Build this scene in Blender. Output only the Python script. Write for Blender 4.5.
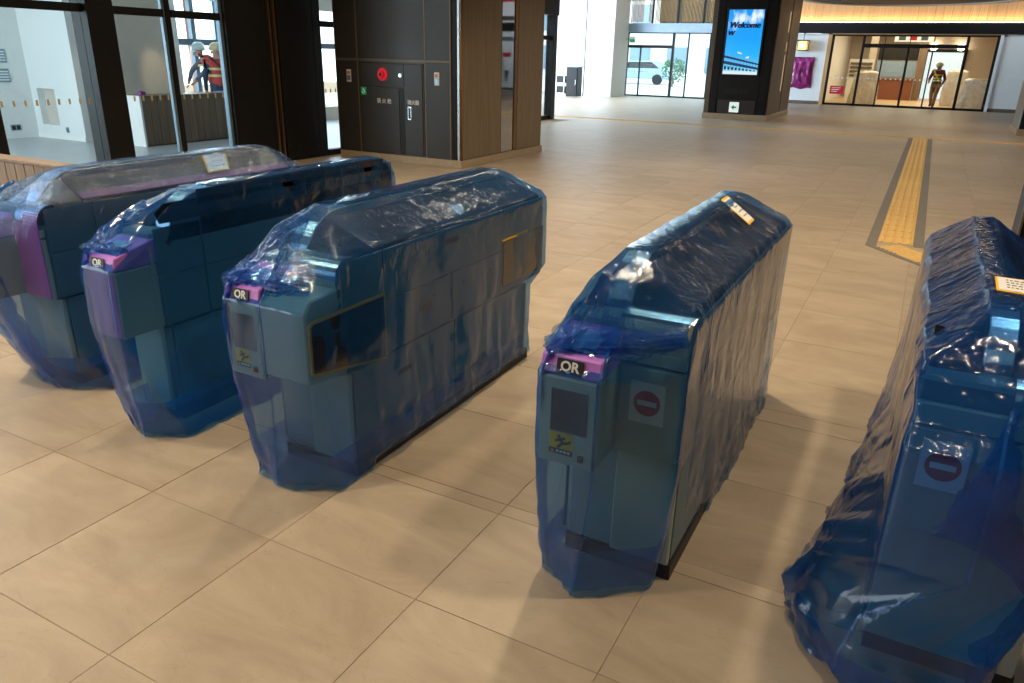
import bpy, bmesh, math, random
from mathutils import Vector, Matrix, noise
random.seed(7)
scene = bpy.context.scene
COL = scene.collection
for o in list(bpy.data.objects): bpy.data.objects.remove(o)

# ------------------------------------------------------------------ camera
F_PX, PITCH, ROLL, YAW, CAM_H = 744.6, .3665, .0225, .4847, 1.565
fw = Vector((-math.sin(YAW)*math.cos(PITCH), math.cos(YAW)*math.cos(PITCH), -math.sin(PITCH)))
r0 = Vector((math.cos(YAW), math.sin(YAW), 0)); u0 = r0.cross(fw)
rt = r0*math.cos(ROLL)+u0*math.sin(ROLL); up = -r0*math.sin(ROLL)+u0*math.cos(ROLL)
cd = bpy.data.cameras.new('camera'); cam = bpy.data.objects.new('camera', cd); COL.objects.link(cam)
M = Matrix((( rt.x, up.x, -fw.x, 0), (rt.y, up.y, -fw.y, 0), (rt.z, up.z, -fw.z, CAM_H), (0, 0, 0, 1)))
cam.matrix_world = M
cd.sensor_width = 36; cd.lens = F_PX/1024*36; cd.clip_start = .02; cd.clip_end = 300
scene.camera = cam

# ------------------------------------------------------------------ world, daylight, exposure
w = bpy.data.worlds.new('world'); scene.world = w; w.use_nodes = True
bg = w.node_tree.nodes['Background']; bg.inputs[0].default_value = (.80, .90, 1, 1); bg.inputs[1].default_value = 4.2
vs = scene.view_settings
vs.view_transform = 'Standard'; vs.look = 'None'; vs.gamma = 1; vs.use_curve_mapping = False; vs.exposure = 0.0
try:
    scene.cycles.transparent_max_bounces = 24
except Exception: pass
def area(name, loc, look, sx, sy, power, color, spread=math.pi):
    l = bpy.data.lights.new(name, 'AREA'); l.shape = 'RECTANGLE'; l.size = sx; l.size_y = sy; l.energy = power; l.color = color; l.spread = spread
    o = bpy.data.objects.new(name, l); COL.objects.link(o); o.location = loc
    o.rotation_euler = (Vector(look)-Vector(loc)).to_track_quat('-Z', 'Y').to_euler(); return o
# daylight for the open left wing and the glazed shop room
area('daylight_entrance', (-17.5, 26, 2.4), (-8, 25, 0), 9, 4, 3000, (.58, .78, 1))
area('daylight_shop_window', (-12.99, 12.2, 1.7), (-8, 10.0, .3), 3.0, 1.8, 170, (.72, .88, 1))
area('daylight_shop_side', (-11.5, 2.6, 1.6), (-13.2, 8.3, 1.0), 3.0, 2.0, 190, (.72, .90, 1))  # unseen panel light standing inside the room, aimed at its white wall

# ------------------------------------------------------------------ materials
def nodes(name):
    m = bpy.data.materials.new(name); m.use_nodes = True; nt = m.node_tree
    return m, nt, nt.nodes['Principled BSDF']
def N(nt, t, **kw):
    n = nt.nodes.new(t)
    for k, v in kw.items():
        if k in n.inputs: n.inputs[k].default_value = v
        else: setattr(n, k, v)
    return n
def mat(name, col, rough=.5, metal=0, var=.08, scale=6, bump=0, bscale=60, coat=0, stretch=None, emit=None, estr=0, rnd=0, spec=.5):
    m, nt, p = nodes(name); L = nt.links
    p.inputs['Roughness'].default_value = rough; p.inputs['Metallic'].default_value = metal
    p.inputs['Coat Weight'].default_value = coat; p.inputs['Specular IOR Level'].default_value = spec
    tc = N(nt, 'ShaderNodeTexCoord'); mp = N(nt, 'ShaderNodeMapping'); L.new(tc.outputs['Object'], mp.inputs[0])
    if stretch: mp.inputs['Scale'].default_value = stretch
    nz = N(nt, 'ShaderNodeTexNoise', Scale=scale, Detail=5.0, Roughness=.6); L.new(mp.outputs[0], nz.inputs['Vector'])
    rp = N(nt, 'ShaderNodeValToRGB')
    rp.color_ramp.elements[0].position = .3; rp.color_ramp.elements[1].position = .7
    rp.color_ramp.elements[0].color = tuple(c*(1-var) for c in col[:3])+(1,); rp.color_ramp.elements[1].color = tuple(min(1, c*(1+var)) for c in col[:3])+(1,)
    L.new(nz.outputs['Fac'], rp.inputs[0]); out = rp.outputs[0]
    if rnd:
        oi = N(nt, 'ShaderNodeObjectInfo'); hs = N(nt, 'ShaderNodeHueSaturation')
        mr = N(nt, 'ShaderNodeMapRange'); mr.inputs['To Min'].default_value = 1-rnd; mr.inputs['To Max'].default_value = 1+rnd
        L.new(oi.outputs['Random'], mr.inputs[0]); L.new(mr.outputs[0], hs.inputs['Value']); L.new(out, hs.inputs['Color']); out = hs.outputs[0]
    L.new(out, p.inputs['Base Color'])
    if bump:
        nb = N(nt, 'ShaderNodeTexNoise', Scale=bscale, Detail=4.0); L.new(mp.outputs[0], nb.inputs['Vector'])
        b = N(nt, 'ShaderNodeBump', Strength=bump, Distance=.01); L.new(nb.outputs['Fac'], b.inputs['Height']); L.new(b.outputs[0], p.inputs['Normal'])
    if emit:
        p.inputs['Emission Color'].default_value = tuple(emit)+(1,); p.inputs['Emission Strength'].default_value = estr
    return m
def srgb(r, g, b):
    f = lambda c: (c/255/12.92) if c/255 <= .04045 else ((c/255+.055)/1.055)**2.4
    return (f(r), f(g), f(b))

def tile_material():
    m, nt, p = nodes('stone_tile'); L = nt.links
    geo = N(nt, 'ShaderNodeNewGeometry'); oi = N(nt, 'ShaderNodeObjectInfo')
    mul = N(nt, 'ShaderNodeMath', operation='MULTIPLY'); mul.inputs[1].default_value = 37.0; L.new(oi.outputs['Random'], mul.inputs[0])
    cmb = N(nt, 'ShaderNodeCombineXYZ'); L.new(mul.outputs[0], cmb.inputs[2])
    add = N(nt, 'ShaderNodeVectorMath', operation='ADD'); L.new(geo.outputs['Position'], add.inputs[0]); L.new(cmb.outputs[0], add.inputs[1])
    mp = N(nt, 'ShaderNodeMapping'); mp.inputs['Scale'].default_value = (1.0, 2.4, 1); mp.inputs['Rotation'].default_value = (0, 0, .5); L.new(add.outputs[0], mp.inputs[0])
    wv = N(nt, 'ShaderNodeTexNoise', Scale=1.3, Detail=7.0, Roughness=.62, Distortion=1.6); L.new(mp.outputs[0], wv.inputs['Vector'])
    rp = N(nt, 'ShaderNodeValToRGB'); e = rp.color_ramp.elements
    e[0].position = .33; e[0].color = (*srgb(156, 138, 116), 1); e[1].position = .66; e[1].color = (*srgb(174, 157, 134), 1)
    L.new(wv.outputs['Fac'], rp.inputs[0])
    v2 = N(nt, 'ShaderNodeTexNoise', Scale=2.2, Detail=3.0, Distortion=2.5); L.new(mp.outputs[0], v2.inputs['Vector'])
    r2 = N(nt, 'ShaderNodeValToRGB'); e = r2.color_ramp.elements
    e[0].position = .495; e[0].color = (1, 1, 1, 1); e[1].position = .505; e[1].color = (1, 1, 1, 1); k = r2.color_ramp.elements.new(.5); k.color = (.86, .84, .80, 1)
    L.new(v2.outputs['Fac'], r2.inputs[0])
    mx = N(nt, 'ShaderNodeMixRGB', blend_type='MULTIPLY'); mx.inputs[0].default_value = .75; L.new(rp.outputs[0], mx.inputs[1]); L.new(r2.outputs[0], mx.inputs[2])
    fn = N(nt, 'ShaderNodeTexNoise', Scale=160.0, Detail=2.0); L.new(geo.outputs['Position'], fn.inputs['Vector'])
    r3 = N(nt, 'ShaderNodeMapRange'); r3.inputs['To Min'].default_value = .93; r3.inputs['To Max'].default_value = 1.06; L.new(fn.outputs['Fac'], r3.inputs[0])
    hs = N(nt, 'ShaderNodeHueSaturation'); L.new(mx.outputs[0], hs.inputs['Color'])
    mr = N(nt, 'ShaderNodeMapRange'); mr.inputs['To Min'].default_value = .95; mr.inputs['To Max'].default_value = 1.05; L.new(oi.outputs['Random'], mr.inputs[0])
    mm = N(nt, 'ShaderNodeMath', operation='MULTIPLY'); L.new(r3.outputs[0], mm.inputs[0]); L.new(mr.outputs[0], mm.inputs[1]); L.new(mm.outputs[0], hs.inputs['Value'])
    L.new(hs.outputs[0], p.inputs['Base Color']); p.inputs['Roughness'].default_value = .42; p.inputs['Specular IOR Level'].default_value = .4
    b = N(nt, 'ShaderNodeBump', Strength=.06, Distance=.004); L.new(wv.outputs['Fac'], b.inputs['Height']); L.new(b.outputs[0], p.inputs['Normal'])
    return m

def wood_material(name, dark, light, rough=.5, axis='Z', scale=1.0):
    m, nt, p = nodes(name); L = nt.links
    geo = N(nt, 'ShaderNodeNewGeometry'); oi = N(nt, 'ShaderNodeObjectInfo')
    mul = N(nt, 'ShaderNodeVectorMath', operation='SCALE'); mul.inputs[0].default_value = (9, 7, 31); L.new(oi.outputs['Random'], mul.inputs['Scale'])
    add = N(nt, 'ShaderNodeVectorMath', operation='ADD'); L.new(geo.outputs['Position'], add.inputs[0]); L.new(mul.outputs[0], add.inputs[1])
    mp = N(nt, 'ShaderNodeMapping'); L.new(add.outputs[0], mp.inputs[0])
    s = {'Z': (18, 18, .8), 'X': (.8, 18, 18), 'Y': (18, .8, 18)}[axis]; mp.inputs['Scale'].default_value = tuple(v*scale for v in s)
    nz = N(nt, 'ShaderNodeTexNoise', Scale=1.6, Detail=8.0, Roughness=.65, Distortion=.4); L.new(mp.outputs[0], nz.inputs['Vector'])
    rp = N(nt, 'ShaderNodeValToRGB'); rp.color_ramp.elements[0].position = .3; rp.color_ramp.elements[1].position = .72
    rp.color_ramp.elements[0].color = (*dark, 1); rp.color_ramp.elements[1].color = (*light, 1); L.new(nz.outputs['Fac'], rp.inputs[0])
    hs = N(nt, 'ShaderNodeHueSaturation'); mr = N(nt, 'ShaderNodeMapRange'); mr.inputs['To Min'].default_value = .92; mr.inputs['To Max'].default_value = 1.08
    L.new(oi.outputs['Random'], mr.inputs[0]); L.new(mr.outputs[0], hs.inputs['Value']); L.new(rp.outputs[0], hs.inputs['Color'])
    L.new(hs.outputs[0], p.inputs['Base Color']); p.inputs['Roughness'].default_value = rough
    b = N(nt, 'ShaderNodeBump', Strength=.12, Distance=.003); L.new(nz.outputs['Fac'], b.inputs['Height']); L.new(b.outputs[0], p.inputs['Normal'])
    return m

def film_material(name, tint, haze, haze_w=.14, rough=.16, crinkle=.5, scale=9.0, stretch=(1, 1, .55), side_k=.22):
    """thin plastic sheet: tinted see-through, a little milky, glossy with crinkles"""
    m = bpy.data.materials.new(name); m.use_nodes = True; nt = m.node_tree; L = nt.links
    nt.nodes.remove(nt.nodes['Principled BSDF']); out = nt.nodes['Material Output']
    tc = N(nt, 'ShaderNodeTexCoord'); mp = N(nt, 'ShaderNodeMapping'); mp.inputs['Scale'].default_value = stretch; L.new(tc.outputs['Object'], mp.inputs[0])
    n1 = N(nt, 'ShaderNodeTexNoise', Scale=scale, Detail=4.0, Roughness=.55, Distortion=1.2); n1.noise_type = 'RIDGED_MULTIFRACTAL'; L.new(mp.outputs[0], n1.inputs['Vector'])
    n2 = N(nt, 'ShaderNodeTexNoise', Scale=scale*3.6, Detail=4.0, Distortion=1.5); L.new(mp.outputs[0], n2.inputs['Vector'])
    n3 = N(nt, 'ShaderNodeTexNoise', Scale=2.2, Detail=2.0); L.new(tc.outputs['Object'], n3.inputs['Vector'])
    sz_ = N(nt, 'ShaderNodeSeparateXYZ'); L.new(tc.outputs['Object'], sz_.inputs[0])
    hm = N(nt, 'ShaderNodeMapRange'); hm.inputs['From Min'].default_value = .70; hm.inputs['From Max'].default_value = .90; hm.inputs['To Min'].default_value = crinkle*side_k; hm.inputs['To Max'].default_value = crinkle; L.new(sz_.outputs['Z'], hm.inputs[0])
    b1 = N(nt, 'ShaderNodeBump', Strength=crinkle, Distance=.012); L.new(n1.outputs['Fac'], b1.inputs['Height']); L.new(hm.outputs[0], b1.inputs['Strength'])
    b2 = N(nt, 'ShaderNodeBump', Strength=crinkle*.6, Distance=.003); L.new(n2.outputs['Fac'], b2.inputs['Height']); L.new(b1.outputs[0], b2.inputs['Normal']); L.new(hm.outputs[0], b2.inputs['Strength'])
    # the sheet is dyed through: a slanting view passes more of it
    lw = N(nt, 'ShaderNodeLayerWeight', Blend=.35); tm = N(nt, 'ShaderNodeMixRGB'); tm.inputs[1].default_value = (*tint, 1); tm.inputs[2].default_value = (*[c**4.5 for c in tint], 1); L.new(lw.outputs['Facing'], tm.inputs[0])
    tr = N(nt, 'ShaderNodeBsdfTransparent'); L.new(tm.outputs[0], tr.inputs[0])
    tl = N(nt, 'ShaderNodeBsdfTranslucent'); tl.inputs[0].default_value = (*haze, 1)
    df = N(nt, 'ShaderNodeBsdfDiffuse'); df.inputs[0].default_value = (*haze, 1)
    L.new(b1.outputs[0], df.inputs['Normal'])
    hz = N(nt, 'ShaderNodeMixShader'); hz.inputs[0].default_value = .5; L.new(tl.outputs[0], hz.inputs[1]); L.new(df.outputs[0], hz.inputs[2])
    mr = N(nt, 'ShaderNodeMapRange'); mr.inputs['From Min'].default_value = .3; mr.inputs['From Max'].default_value = .7
    mr.inputs['To Min'].default_value = haze_w*.5; mr.inputs['To Max'].default_value = haze_w*1.5; L.new(n3.outputs['Fac'], mr.inputs[0])
    m1 = N(nt, 'ShaderNodeMixShader'); L.new(mr.outputs[0], m1.inputs[0]); L.new(tr.outputs[0], m1.inputs[1]); L.new(hz.outputs[0], m1.inputs[2])
    gl = N(nt, 'ShaderNodeBsdfGlossy'); gl.inputs['Color'].default_value = (.95, .95, .95, 1); gl.inputs['Roughness'].default_value = rough; L.new(b2.outputs[0], gl.inputs['Normal'])
    fr = N(nt, 'ShaderNodeFresnel', IOR=1.5); L.new(b2.outputs[0], fr.inputs['Normal'])
    # the back side of the sheet reflects like the front: invert the ratio where the back is met
    geo = N(nt, 'ShaderNodeNewGeometry'); ir = N(nt, 'ShaderNodeMapRange'); ir.inputs['To Min'].default_value = 1.5; ir.inputs['To Max'].default_value = 1/1.5
    L.new(geo.outputs['Backfacing'], ir.inputs[0]); L.new(ir.outputs[0], fr.inputs['IOR'])
    m2 = N(nt, 'ShaderNodeMixShader'); L.new(fr.outputs[0], m2.inputs[0]); L.new(m1.outputs[0], m2.inputs[1]); L.new(gl.outputs[0], m2.inputs[2])
    L.new(m2.outputs[0], out.inputs[0])
    return m
def glass_material(name, tint=(.93, .96, .96), refl=1.45):
    m = bpy.data.materials.new(name); m.use_nodes = True; nt = m.node_tree; L = nt.links
    nt.nodes.remove(nt.nodes['Principled BSDF']); out = nt.nodes['Material Output']
    tr = N(nt, 'ShaderNodeBsdfTransparent'); tr.inputs[0].default_value = (*tint, 1)
    gl = N(nt, 'ShaderNodeBsdfGlossy'); gl.inputs['Roughness'].default_value = .02
    lw = N(nt, 'ShaderNodeLayerWeight', Blend=.16); mm = N(nt, 'ShaderNodeMath', operation='MULTIPLY'); mm.inputs[1].default_value = .5; L.new(lw.outputs['Fresnel'], mm.inputs[0])
    mx = N(nt, 'ShaderNodeMixShader'); L.new(mm.outputs[0], mx.inputs[0]); L.new(tr.outputs[0], mx.inputs[1]); L.new(gl.outputs[0], mx.inputs[2]); L.new(mx.outputs[0], out.inputs[0])
    return m
def brushed(name, col, rough=.28, stretch=(1, 60, 60)):
    return mat(name, col, rough, 1.0, .12, 3, .08, 3, stretch=stretch)

MT = tile_material()
M_grout = mat('grout', srgb(150, 126, 98), .85)
M_yellow = mat('tactile_yellow', srgb(208, 166, 92), .55, var=.07, scale=14, rnd=.04)
M_border = mat('tactile_border_stone', srgb(112, 104, 92), .6, var=.12, scale=30)
M_panel = mat('charcoal_panel', srgb(54, 50, 45), .42, var=.06, scale=3, rnd=.02)
M_black = mat('black_frame', srgb(20, 18, 17), .45, var=.1, spec=.3)
M_blackpanel = mat('black_wall_panel', srgb(24, 21, 20), .5, var=.08, spec=.3)
M_gap = mat('bronze_joint', srgb(112, 100, 86), .45, .3)
M_bronze = mat('bronze_strip', srgb(150, 120, 85), .3, .8)
M_steel = brushed('brushed_steel', srgb(196, 200, 198), .24)
M_alu = mat('aluminium_edge', srgb(130, 150, 165), .3, .7)
M_oak = wood_material('oak_veneer', srgb(112, 96, 72), srgb(142, 124, 96), .45)
M_walnut = wood_material('walnut_slat', srgb(108, 90, 74), srgb(142, 120, 100), .5)
M_beech = wood_material('pale_wood_slat', srgb(126, 104, 80), srgb(158, 134, 106), .5)
M_cedar = wood_material('cedar_slat', srgb(176, 132, 84), srgb(206, 162, 110), .55)
M_greyoak = wood_material('grey_oak', srgb(88, 76, 64), srgb(118, 104, 88), .5)
M_plinth = mat('stone_plinth', srgb(176, 156, 128), .4, var=.1, scale=20)
M_white = mat('white_wall_paint', srgb(222, 224, 222), .7, var=.02)
M_plaster = mat('warm_grey_plaster', srgb(196, 188, 176), .75, var=.03)
M_ceil = mat('ceiling_paint', srgb(62, 57, 52), .8, var=.03)
M_darkceil = mat('dark_ceiling', srgb(40, 35, 31), .6)
M_roomfloor = mat('grey_room_floor', srgb(176, 180, 182), .35, var=.06, scale=4)
M_pave = mat('outdoor_paving', srgb(210, 210, 208), .7, var=.06)
M_red = mat('red_plastic', srgb(200, 22, 34), .35, emit=srgb(220, 20, 40), estr=.35)
M_signred = mat('sign_red', srgb(196, 28, 40), .5, var=.03)
M_signwhite = mat('sign_white', srgb(232, 230, 226), .5, var=.02)
M_signyellow = mat('sticker_yellow', srgb(240, 184, 30), .5, var=.03)
M_ink = mat('black_ink', srgb(18, 18, 18), .5)
M_green = mat('sign_green', srgb(16, 140, 84), .5, emit=srgb(20, 160, 100), estr=.3)
M_textwhite = mat('text_white', srgb(225, 222, 214), .5)
M_gate = mat('gate_grey_paint', srgb(164, 172, 156), .38, var=.04, scale=4)
M_gateside = mat('gate_side_panel', srgb(92, 122, 130), .4, .1, var=.05, scale=3, rnd=.02)
M_border_o = mat('orange_border', srgb(244, 160, 20), .45)
M_gatelow = mat('gate_lower_paint', srgb(128, 150, 150), .45, var=.05, scale=4)
M_gateblack = mat('gate_black_gloss', srgb(22, 20, 24), .12, coat=.6)
M_roof = mat('gate_roof_panel', srgb(34, 30, 36), .4, coat=.1, spec=.3)
M_purple = mat('gate_purple', srgb(190, 118, 205), .4, var=.03)
M_plumface = mat('gate_plum_front', srgb(196, 96, 170), .45, var=.04)
M_plumglow = mat('gate_plum_edge', srgb(112, 58, 108), .5, var=.05)
M_pad = mat('reader_pad', srgb(150, 178, 205), .35)
M_base = mat('gate_black_base', srgb(26, 24, 22), .5)
M_film = film_material('blue_film', (.60, .80, .92), (.03, .19, .54), .22, .09, .5, 15.0)
M_film_r = film_material('blue_film_fine_crinkle', (.66, .79, .92), (.06, .19, .48), .13, .12, 1.1, 42, (1, 1, 1))
M_filmfold = film_material('blue_film_bunched', (.50, .72, .92), (.03, .24, .80), .30, .12, .9, 18, side_k=1)
M_film5 = film_material('blue_film_loose', (.38, .64, .88), (.02, .15, .52), .26, .10, .7, 11.0, side_k=.35)
M_hem = film_material('blue_film_double', (.42, .68, .90), (.03, .19, .58), .30, .10, .5, 15.0)  # denser film for the added haze layer
M_sheet = film_material('milky_sheet', (.9, .88, .82), (.80, .77, .70), .8, .3, .5, 6)
M_magenta = film_material('magenta_film', (.5, .1, .35), (.52, .05, .30), .85, .22, .8, 7)
M_glass = glass_material('clear_glass')
M_glassblue = glass_material('green_edge_glass', (.86, .94, .95))
M_mirror = mat('mirror', (.62, .62, .62), .03, 1.0, var=.01)
M_lampwarm = mat('lamp_diffuser', (.9, .85, .75), .5, emit=(1, .80, .55), estr=14)
M_cove = mat('cove_light', (.9, .85, .75), .5, emit=(1, .74, .42), estr=9)
M_slit = mat('slit_light', srgb(170, 140, 95), .5, emit=(1, .72, .4), estr=.45)
M_marker = mat('ochre_marker', srgb(206, 180, 140), .6)
M_skin = mat('skin', srgb(196, 150, 122), .55)

# ------------------------------------------------------------------ mesh helpers
class B:
    def __init__(s): s.v = []; s.f = []; s.mi = []
    def add(s, vs_, fs, mi=0):
        k = len(s.v); s.v += [tuple(v) for v in vs_]; s.f += [tuple(i+k for i in f) for f in fs]; s.mi += [mi]*len(fs); return s
    def box(s, x0, x1, y0, y1, z0, z1, mi=0):
        return s.add([(x0, y0, z0), (x1, y0, z0), (x1, y1, z0), (x0, y1, z0), (x0, y0, z1), (x1, y0, z1), (x1, y1, z1), (x0, y1, z1)],
                     [(0, 3, 2, 1), (4, 5, 6, 7), (0, 1, 5, 4), (1, 2, 6, 5), (2, 3, 7, 6), (3, 0, 4, 7)], mi)
    def prism(s, poly, axis, a, b, mi=0):
        """poly in the plane across `axis` ('x': (y,z), 'y': (x,z), 'z': (x,y))"""
        n = len(poly)
        P = {'x': lambda p, t: (t, p[0], p[1]), 'y': lambda p, t: (p[0], t, p[1]), 'z': lambda p, t: (p[0], p[1], t)}[axis]
        vs_ = [P(p, a) for p in poly]+[P(p, b) for p in poly]
        fs = [tuple(range(n-1, -1, -1)), tuple(range(n, 2*n))]+[(i, (i+1) % n, (i+1) % n+n, i+n) for i in range(n)]
        return s.add(vs_, fs, mi)
    def cyl(s, p0, p1, r0_, r1_=None, n=16, mi=0):
        p0 = Vector(p0); p1 = Vector(p1); r1_ = r0_ if r1_ is None else r1_
        d = (p1-p0).normalized(); a = d.orthogonal().normalized(); b = d.cross(a)
        ring = lambda c, r: [c+(a*math.cos(t)+b*math.sin(t))*r for t in [2*math.pi*i/n for i in range(n)]]
        return s.add(ring(p0, r0_)+ring(p1, r1_), [tuple(range(n-1, -1, -1)), tuple(range(n, 2*n))]+[(i, (i+1) % n, (i+1) % n+n, i+n) for i in range(n)], mi)
    def tube(s, pts, r, n=8, mi=0):
        for a, b in zip(pts, pts[1:]): s.cyl(a, b, r, r, n, mi)
        return s
    def lathe(s, c, prof, n=20, mi=0):
        """prof: (radius, z) list about a vertical axis at c"""
        vs_ = []; m_ = len(prof)
        for r, z in prof:
            for i in range(n):
                t = 2*math.pi*i/n; vs_.append((c[0]+r*math.cos(t), c[1]+r*math.sin(t), c[2]+z))
        fs = [(j*n+i, j*n+(i+1) % n, (j+1)*n+(i+1) % n, (j+1)*n+i) for j in range(m_-1) for i in range(n)]
        fs += [tuple(range(n-1, -1, -1)), tuple((m_-1)*n+i for i in range(n))]
        return s.add(vs_, fs, mi)
ORG = {}
def finish(name, me, mats, parent, origin=None, smooth=False):
    for m in (mats if isinstance(mats, (list, tuple)) else [mats]): me.materials.append(m)
    o = bpy.data.objects.new(name, me); COL.objects.link(o)
    if parent is not None:
        o.parent = parent; org = ORG.get(parent.name, Vector()); me.transform(Matrix.Translation(-org)); ORG[o.name] = org
    else:
        if origin is None:
            xs = [v.co for v in me.vertices]
            lo = Vector([min(c[i] for c in xs) for i in range(3)]); hi = Vector([max(c[i] for c in xs) for i in range(3)])
            origin = Vector(((lo.x+hi.x)/2, (lo.y+hi.y)/2, lo.z))
        org = Vector(origin); me.transform(Matrix.Translation(-org)); o.location = org; ORG[o.name] = org
    if smooth:
        for p in me.polygons: p.use_smooth = True
    return o
def build(b, name, mats, parent=None, bevel=0, smooth=False, seg=1, recalc=True):
    me = bpy.data.meshes.new(name); me.from_pydata(b.v, [], b.f); me.update()
    for p, mi in zip(me.polygons, b.mi): p.material_index = mi
    if bevel or recalc:
        bm = bmesh.new(); bm.from_mesh(me)
        if recalc: bmesh.ops.recalc_face_normals(bm, faces=bm.faces)
        if bevel:
            es = [e for e in bm.edges if len(e.link_faces) == 2 and e.calc_face_angle(0) > .5]
            bmesh.ops.bevel(bm, geom=es, offset=bevel, segments=seg, affect='EDGES', profile=.5, clamp_overlap=True)
        bm.to_mesh(me); bm.free()
    return finish(name, me, mats, parent, None, smooth)
def thing(name, label, cat, loc, group=None):
    o = bpy.data.objects.new(name, None); COL.objects.link(o); o.location = loc; o.empty_display_size = .1
    ORG[o.name] = Vector(loc); o['label'] = label; o['category'] = cat
    if group: o['group'] = group
    return o
def tag(o, label, cat, group=None):
    o['label'] = label; o['category'] = cat
    if group: o['group'] = group
    return o
def struct(o, label, cat=None):
    o['kind'] = 'structure'; o['label'] = label
    o['category'] = cat or o.name.split('.')[0].split('_')[0]
    return o
def sthing(name, label, cat, loc):
    o = thing(name, label, cat, loc); o['kind'] = 'structure'; return o
def box(name, m, x0, x1, y0, y1, z0, z1, parent=None, bevel=0):
    return build(B().box(x0, x1, y0, y1, z0, z1), name, m, parent, bevel)
def text(name, s, size, m, loc, right, upv, parent, bold=0, shear=0, depth=.002, width=None):
    cu = bpy.data.curves.new(name, 'FONT'); cu.body = s; cu.size = size; cu.extrude = depth; cu.offset = bold; cu.shear = shear
    cu.align_x = 'CENTER'; cu.align_y = 'CENTER'; cu.resolution_u = 3
    t = bpy.data.objects.new('tmp_text', cu); COL.objects.link(t)
    dg = bpy.context.evaluated_depsgraph_get(); me = bpy.data.meshes.new_from_object(t.evaluated_get(dg))
    bpy.data.objects.remove(t); bpy.data.curves.remove(cu)
    R_ = Vector(right).normalized(); U = Vector(upv).normalized(); n = R_.cross(U)
    if width and len(me.vertices):
        xs = [v.co.x for v in me.vertices]; k = width/(max(xs)-min(xs))
        me.transform(Matrix.Scale(k, 4))
    me.transform(Matrix(((R_.x, U.x, n.x, loc[0]), (R_.y, U.y, n.y, loc[1]), (R_.z, U.z, n.z, loc[2]), (0, 0, 0, 1))))
    me.name = name; me.materials.clear()
    return finish(name, me, m, parent)
def fbm(p, o=3):
    return noise.fractal(Vector(p), 1.0, 2.0, o, noise_basis='PERLIN_ORIGINAL')

# ------------------------------------------------------------------ floor: slab, stone tiles, tactile strip
PX = .602; X0 = .095
box_floor = box('floor', M_grout, -30, 8, -6, 60, -.08, -.0025)
struct(box_floor, 'beige stone tiled concourse floor with thin grout joints', 'floor')
XL = [X0+PX*k for k in range(-16, 10)]
YL = [1.507-.602*k for k in range(9, -1, -1)]+[2.033, 2.10, 2.702, 3.31, 3.45]+[3.89+.602*k for k in range(50)]
tiles = []
for i in range(len(XL)-1):
    for j in range(len(YL)-1):
        xa, xb, ya, yb = XL[i], XL[i+1], YL[j], YL[j+1]
        cx, cy = (xa+xb)/2, (ya+yb)/2
        if xa < -8.4 and cy < 18.7: continue
        d = Vector((cx, cy, -CAM_H)); z = d.dot(fw)
        if z <= .2: vis = False; sz = 0
        else:
            u, v = 512+F_PX*d.dot(rt)/z, 341.5-F_PX*d.dot(up)/z
            vis = -90 < u < 1114 and v < 760; sz = (xb-xa)*(yb-ya)/z**3
        hidden_lane = (-.28 < cx < .16) and 7.3 < cy < 19.7
        tiles.append((sz if vis and not hidden_lane else 0, xa, xb, ya, yb))
tiles.sort(key=lambda t: -t[0])
tile_mesh = {}
def tile_me(wx, wy):
    k = (round(wx, 3), round(wy, 3))
    if k not in tile_mesh:
        b = B().box(-wx/2+.0012, wx/2-.0012, -wy/2+.0012, wy/2-.0012, -.012, 0)
        me = bpy.data.meshes.new('tile'); me.from_pydata(b.v, [], b.f)
        bm = bmesh.new(); bm.from_mesh(me)
        bmesh.ops.bevel(bm, geom=[e for e in bm.edges if all(v.co.z > -.001 for v in e.verts)], offset=.0008, segments=1, affect='EDGES'); bm.to_mesh(me); bm.free()
        me.materials.append(MT); tile_mesh[k] = me
    return tile_mesh[k]
rest = B()
for n_, (sz, xa, xb, ya, yb) in enumerate(tiles):
    if n_ < 300 and sz > 0:
        o = bpy.data.objects.new('tile', tile_me(xb-xa, yb-ya)); COL.objects.link(o); o.parent = box_floor
        o.location = Vector(((xa+xb)/2, (ya+yb)/2, random.uniform(-.0006, .0006)))-box_floor.location
    else:
        rest.box(xa+.0012, xb-.0012, ya+.0012, yb-.0012, -.012, 0)
o = build(rest, 'tile_field', MT, box_floor); o['kind'] = 'stuff'
# widening of the concourse floor towards the bright entrance on the left
ex = B()
for i in range(-46, -16):
    for j in range(25, 50):
        if X0+PX*i < -22: continue
        ex.box(X0+PX*i+.0012, X0+PX*(i+1)-.0012, 3.89+.602*j+.0012, 3.89+.602*(j+1)-.0012, -.012, 0)
o = build(ex, 'entrance_tile_field', MT, box_floor); o['kind'] = 'stuff'
# tactile guide tiles: 0.3 m plates with four raised bars
def tactile_me(dots):
    b = B().box(-.148, .148, -.148, .148, -.01, .003)
    if dots:
        for i in range(5):
            for j in range(5):
                b.lathe((-.112+.056*i, -.112+.056*j, .003), [(.017, 0), (.012, .005)], 6)
    else:
        for i in range(4):
            x = -.1125+.075*i; b.prism([(x-.017, .003), (x-.011, .008), (x+.011, .008), (x+.017, .003)], 'y', -.138, .138)
    me = bpy.data.meshes.new('tactile_tile'); me.from_pydata(b.v, [], b.f); me.materials.append(M_yellow); return me
TB, TD = tactile_me(False), tactile_me(True)
def tactile(x, y, rz, dots=False):
    o = bpy.data.objects.new('tactile_tile', TD if dots else TB); COL.objects.link(o); o.parent = box_floor
    o.location = Vector((x, y, 0))-box_floor.location; o.rotation_euler = (0, 0, rz)
y = 7.87
while y < 19.6: tactile(-.045, y, 0); y += .3
for k in range(-36, 14): tactile(-.045+.3*k, 19.92, math.pi/2, k == 0)
AB = math.atan2(-.48, .38)
tactile(-.02, 7.46, AB+math.pi/2, True)
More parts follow.
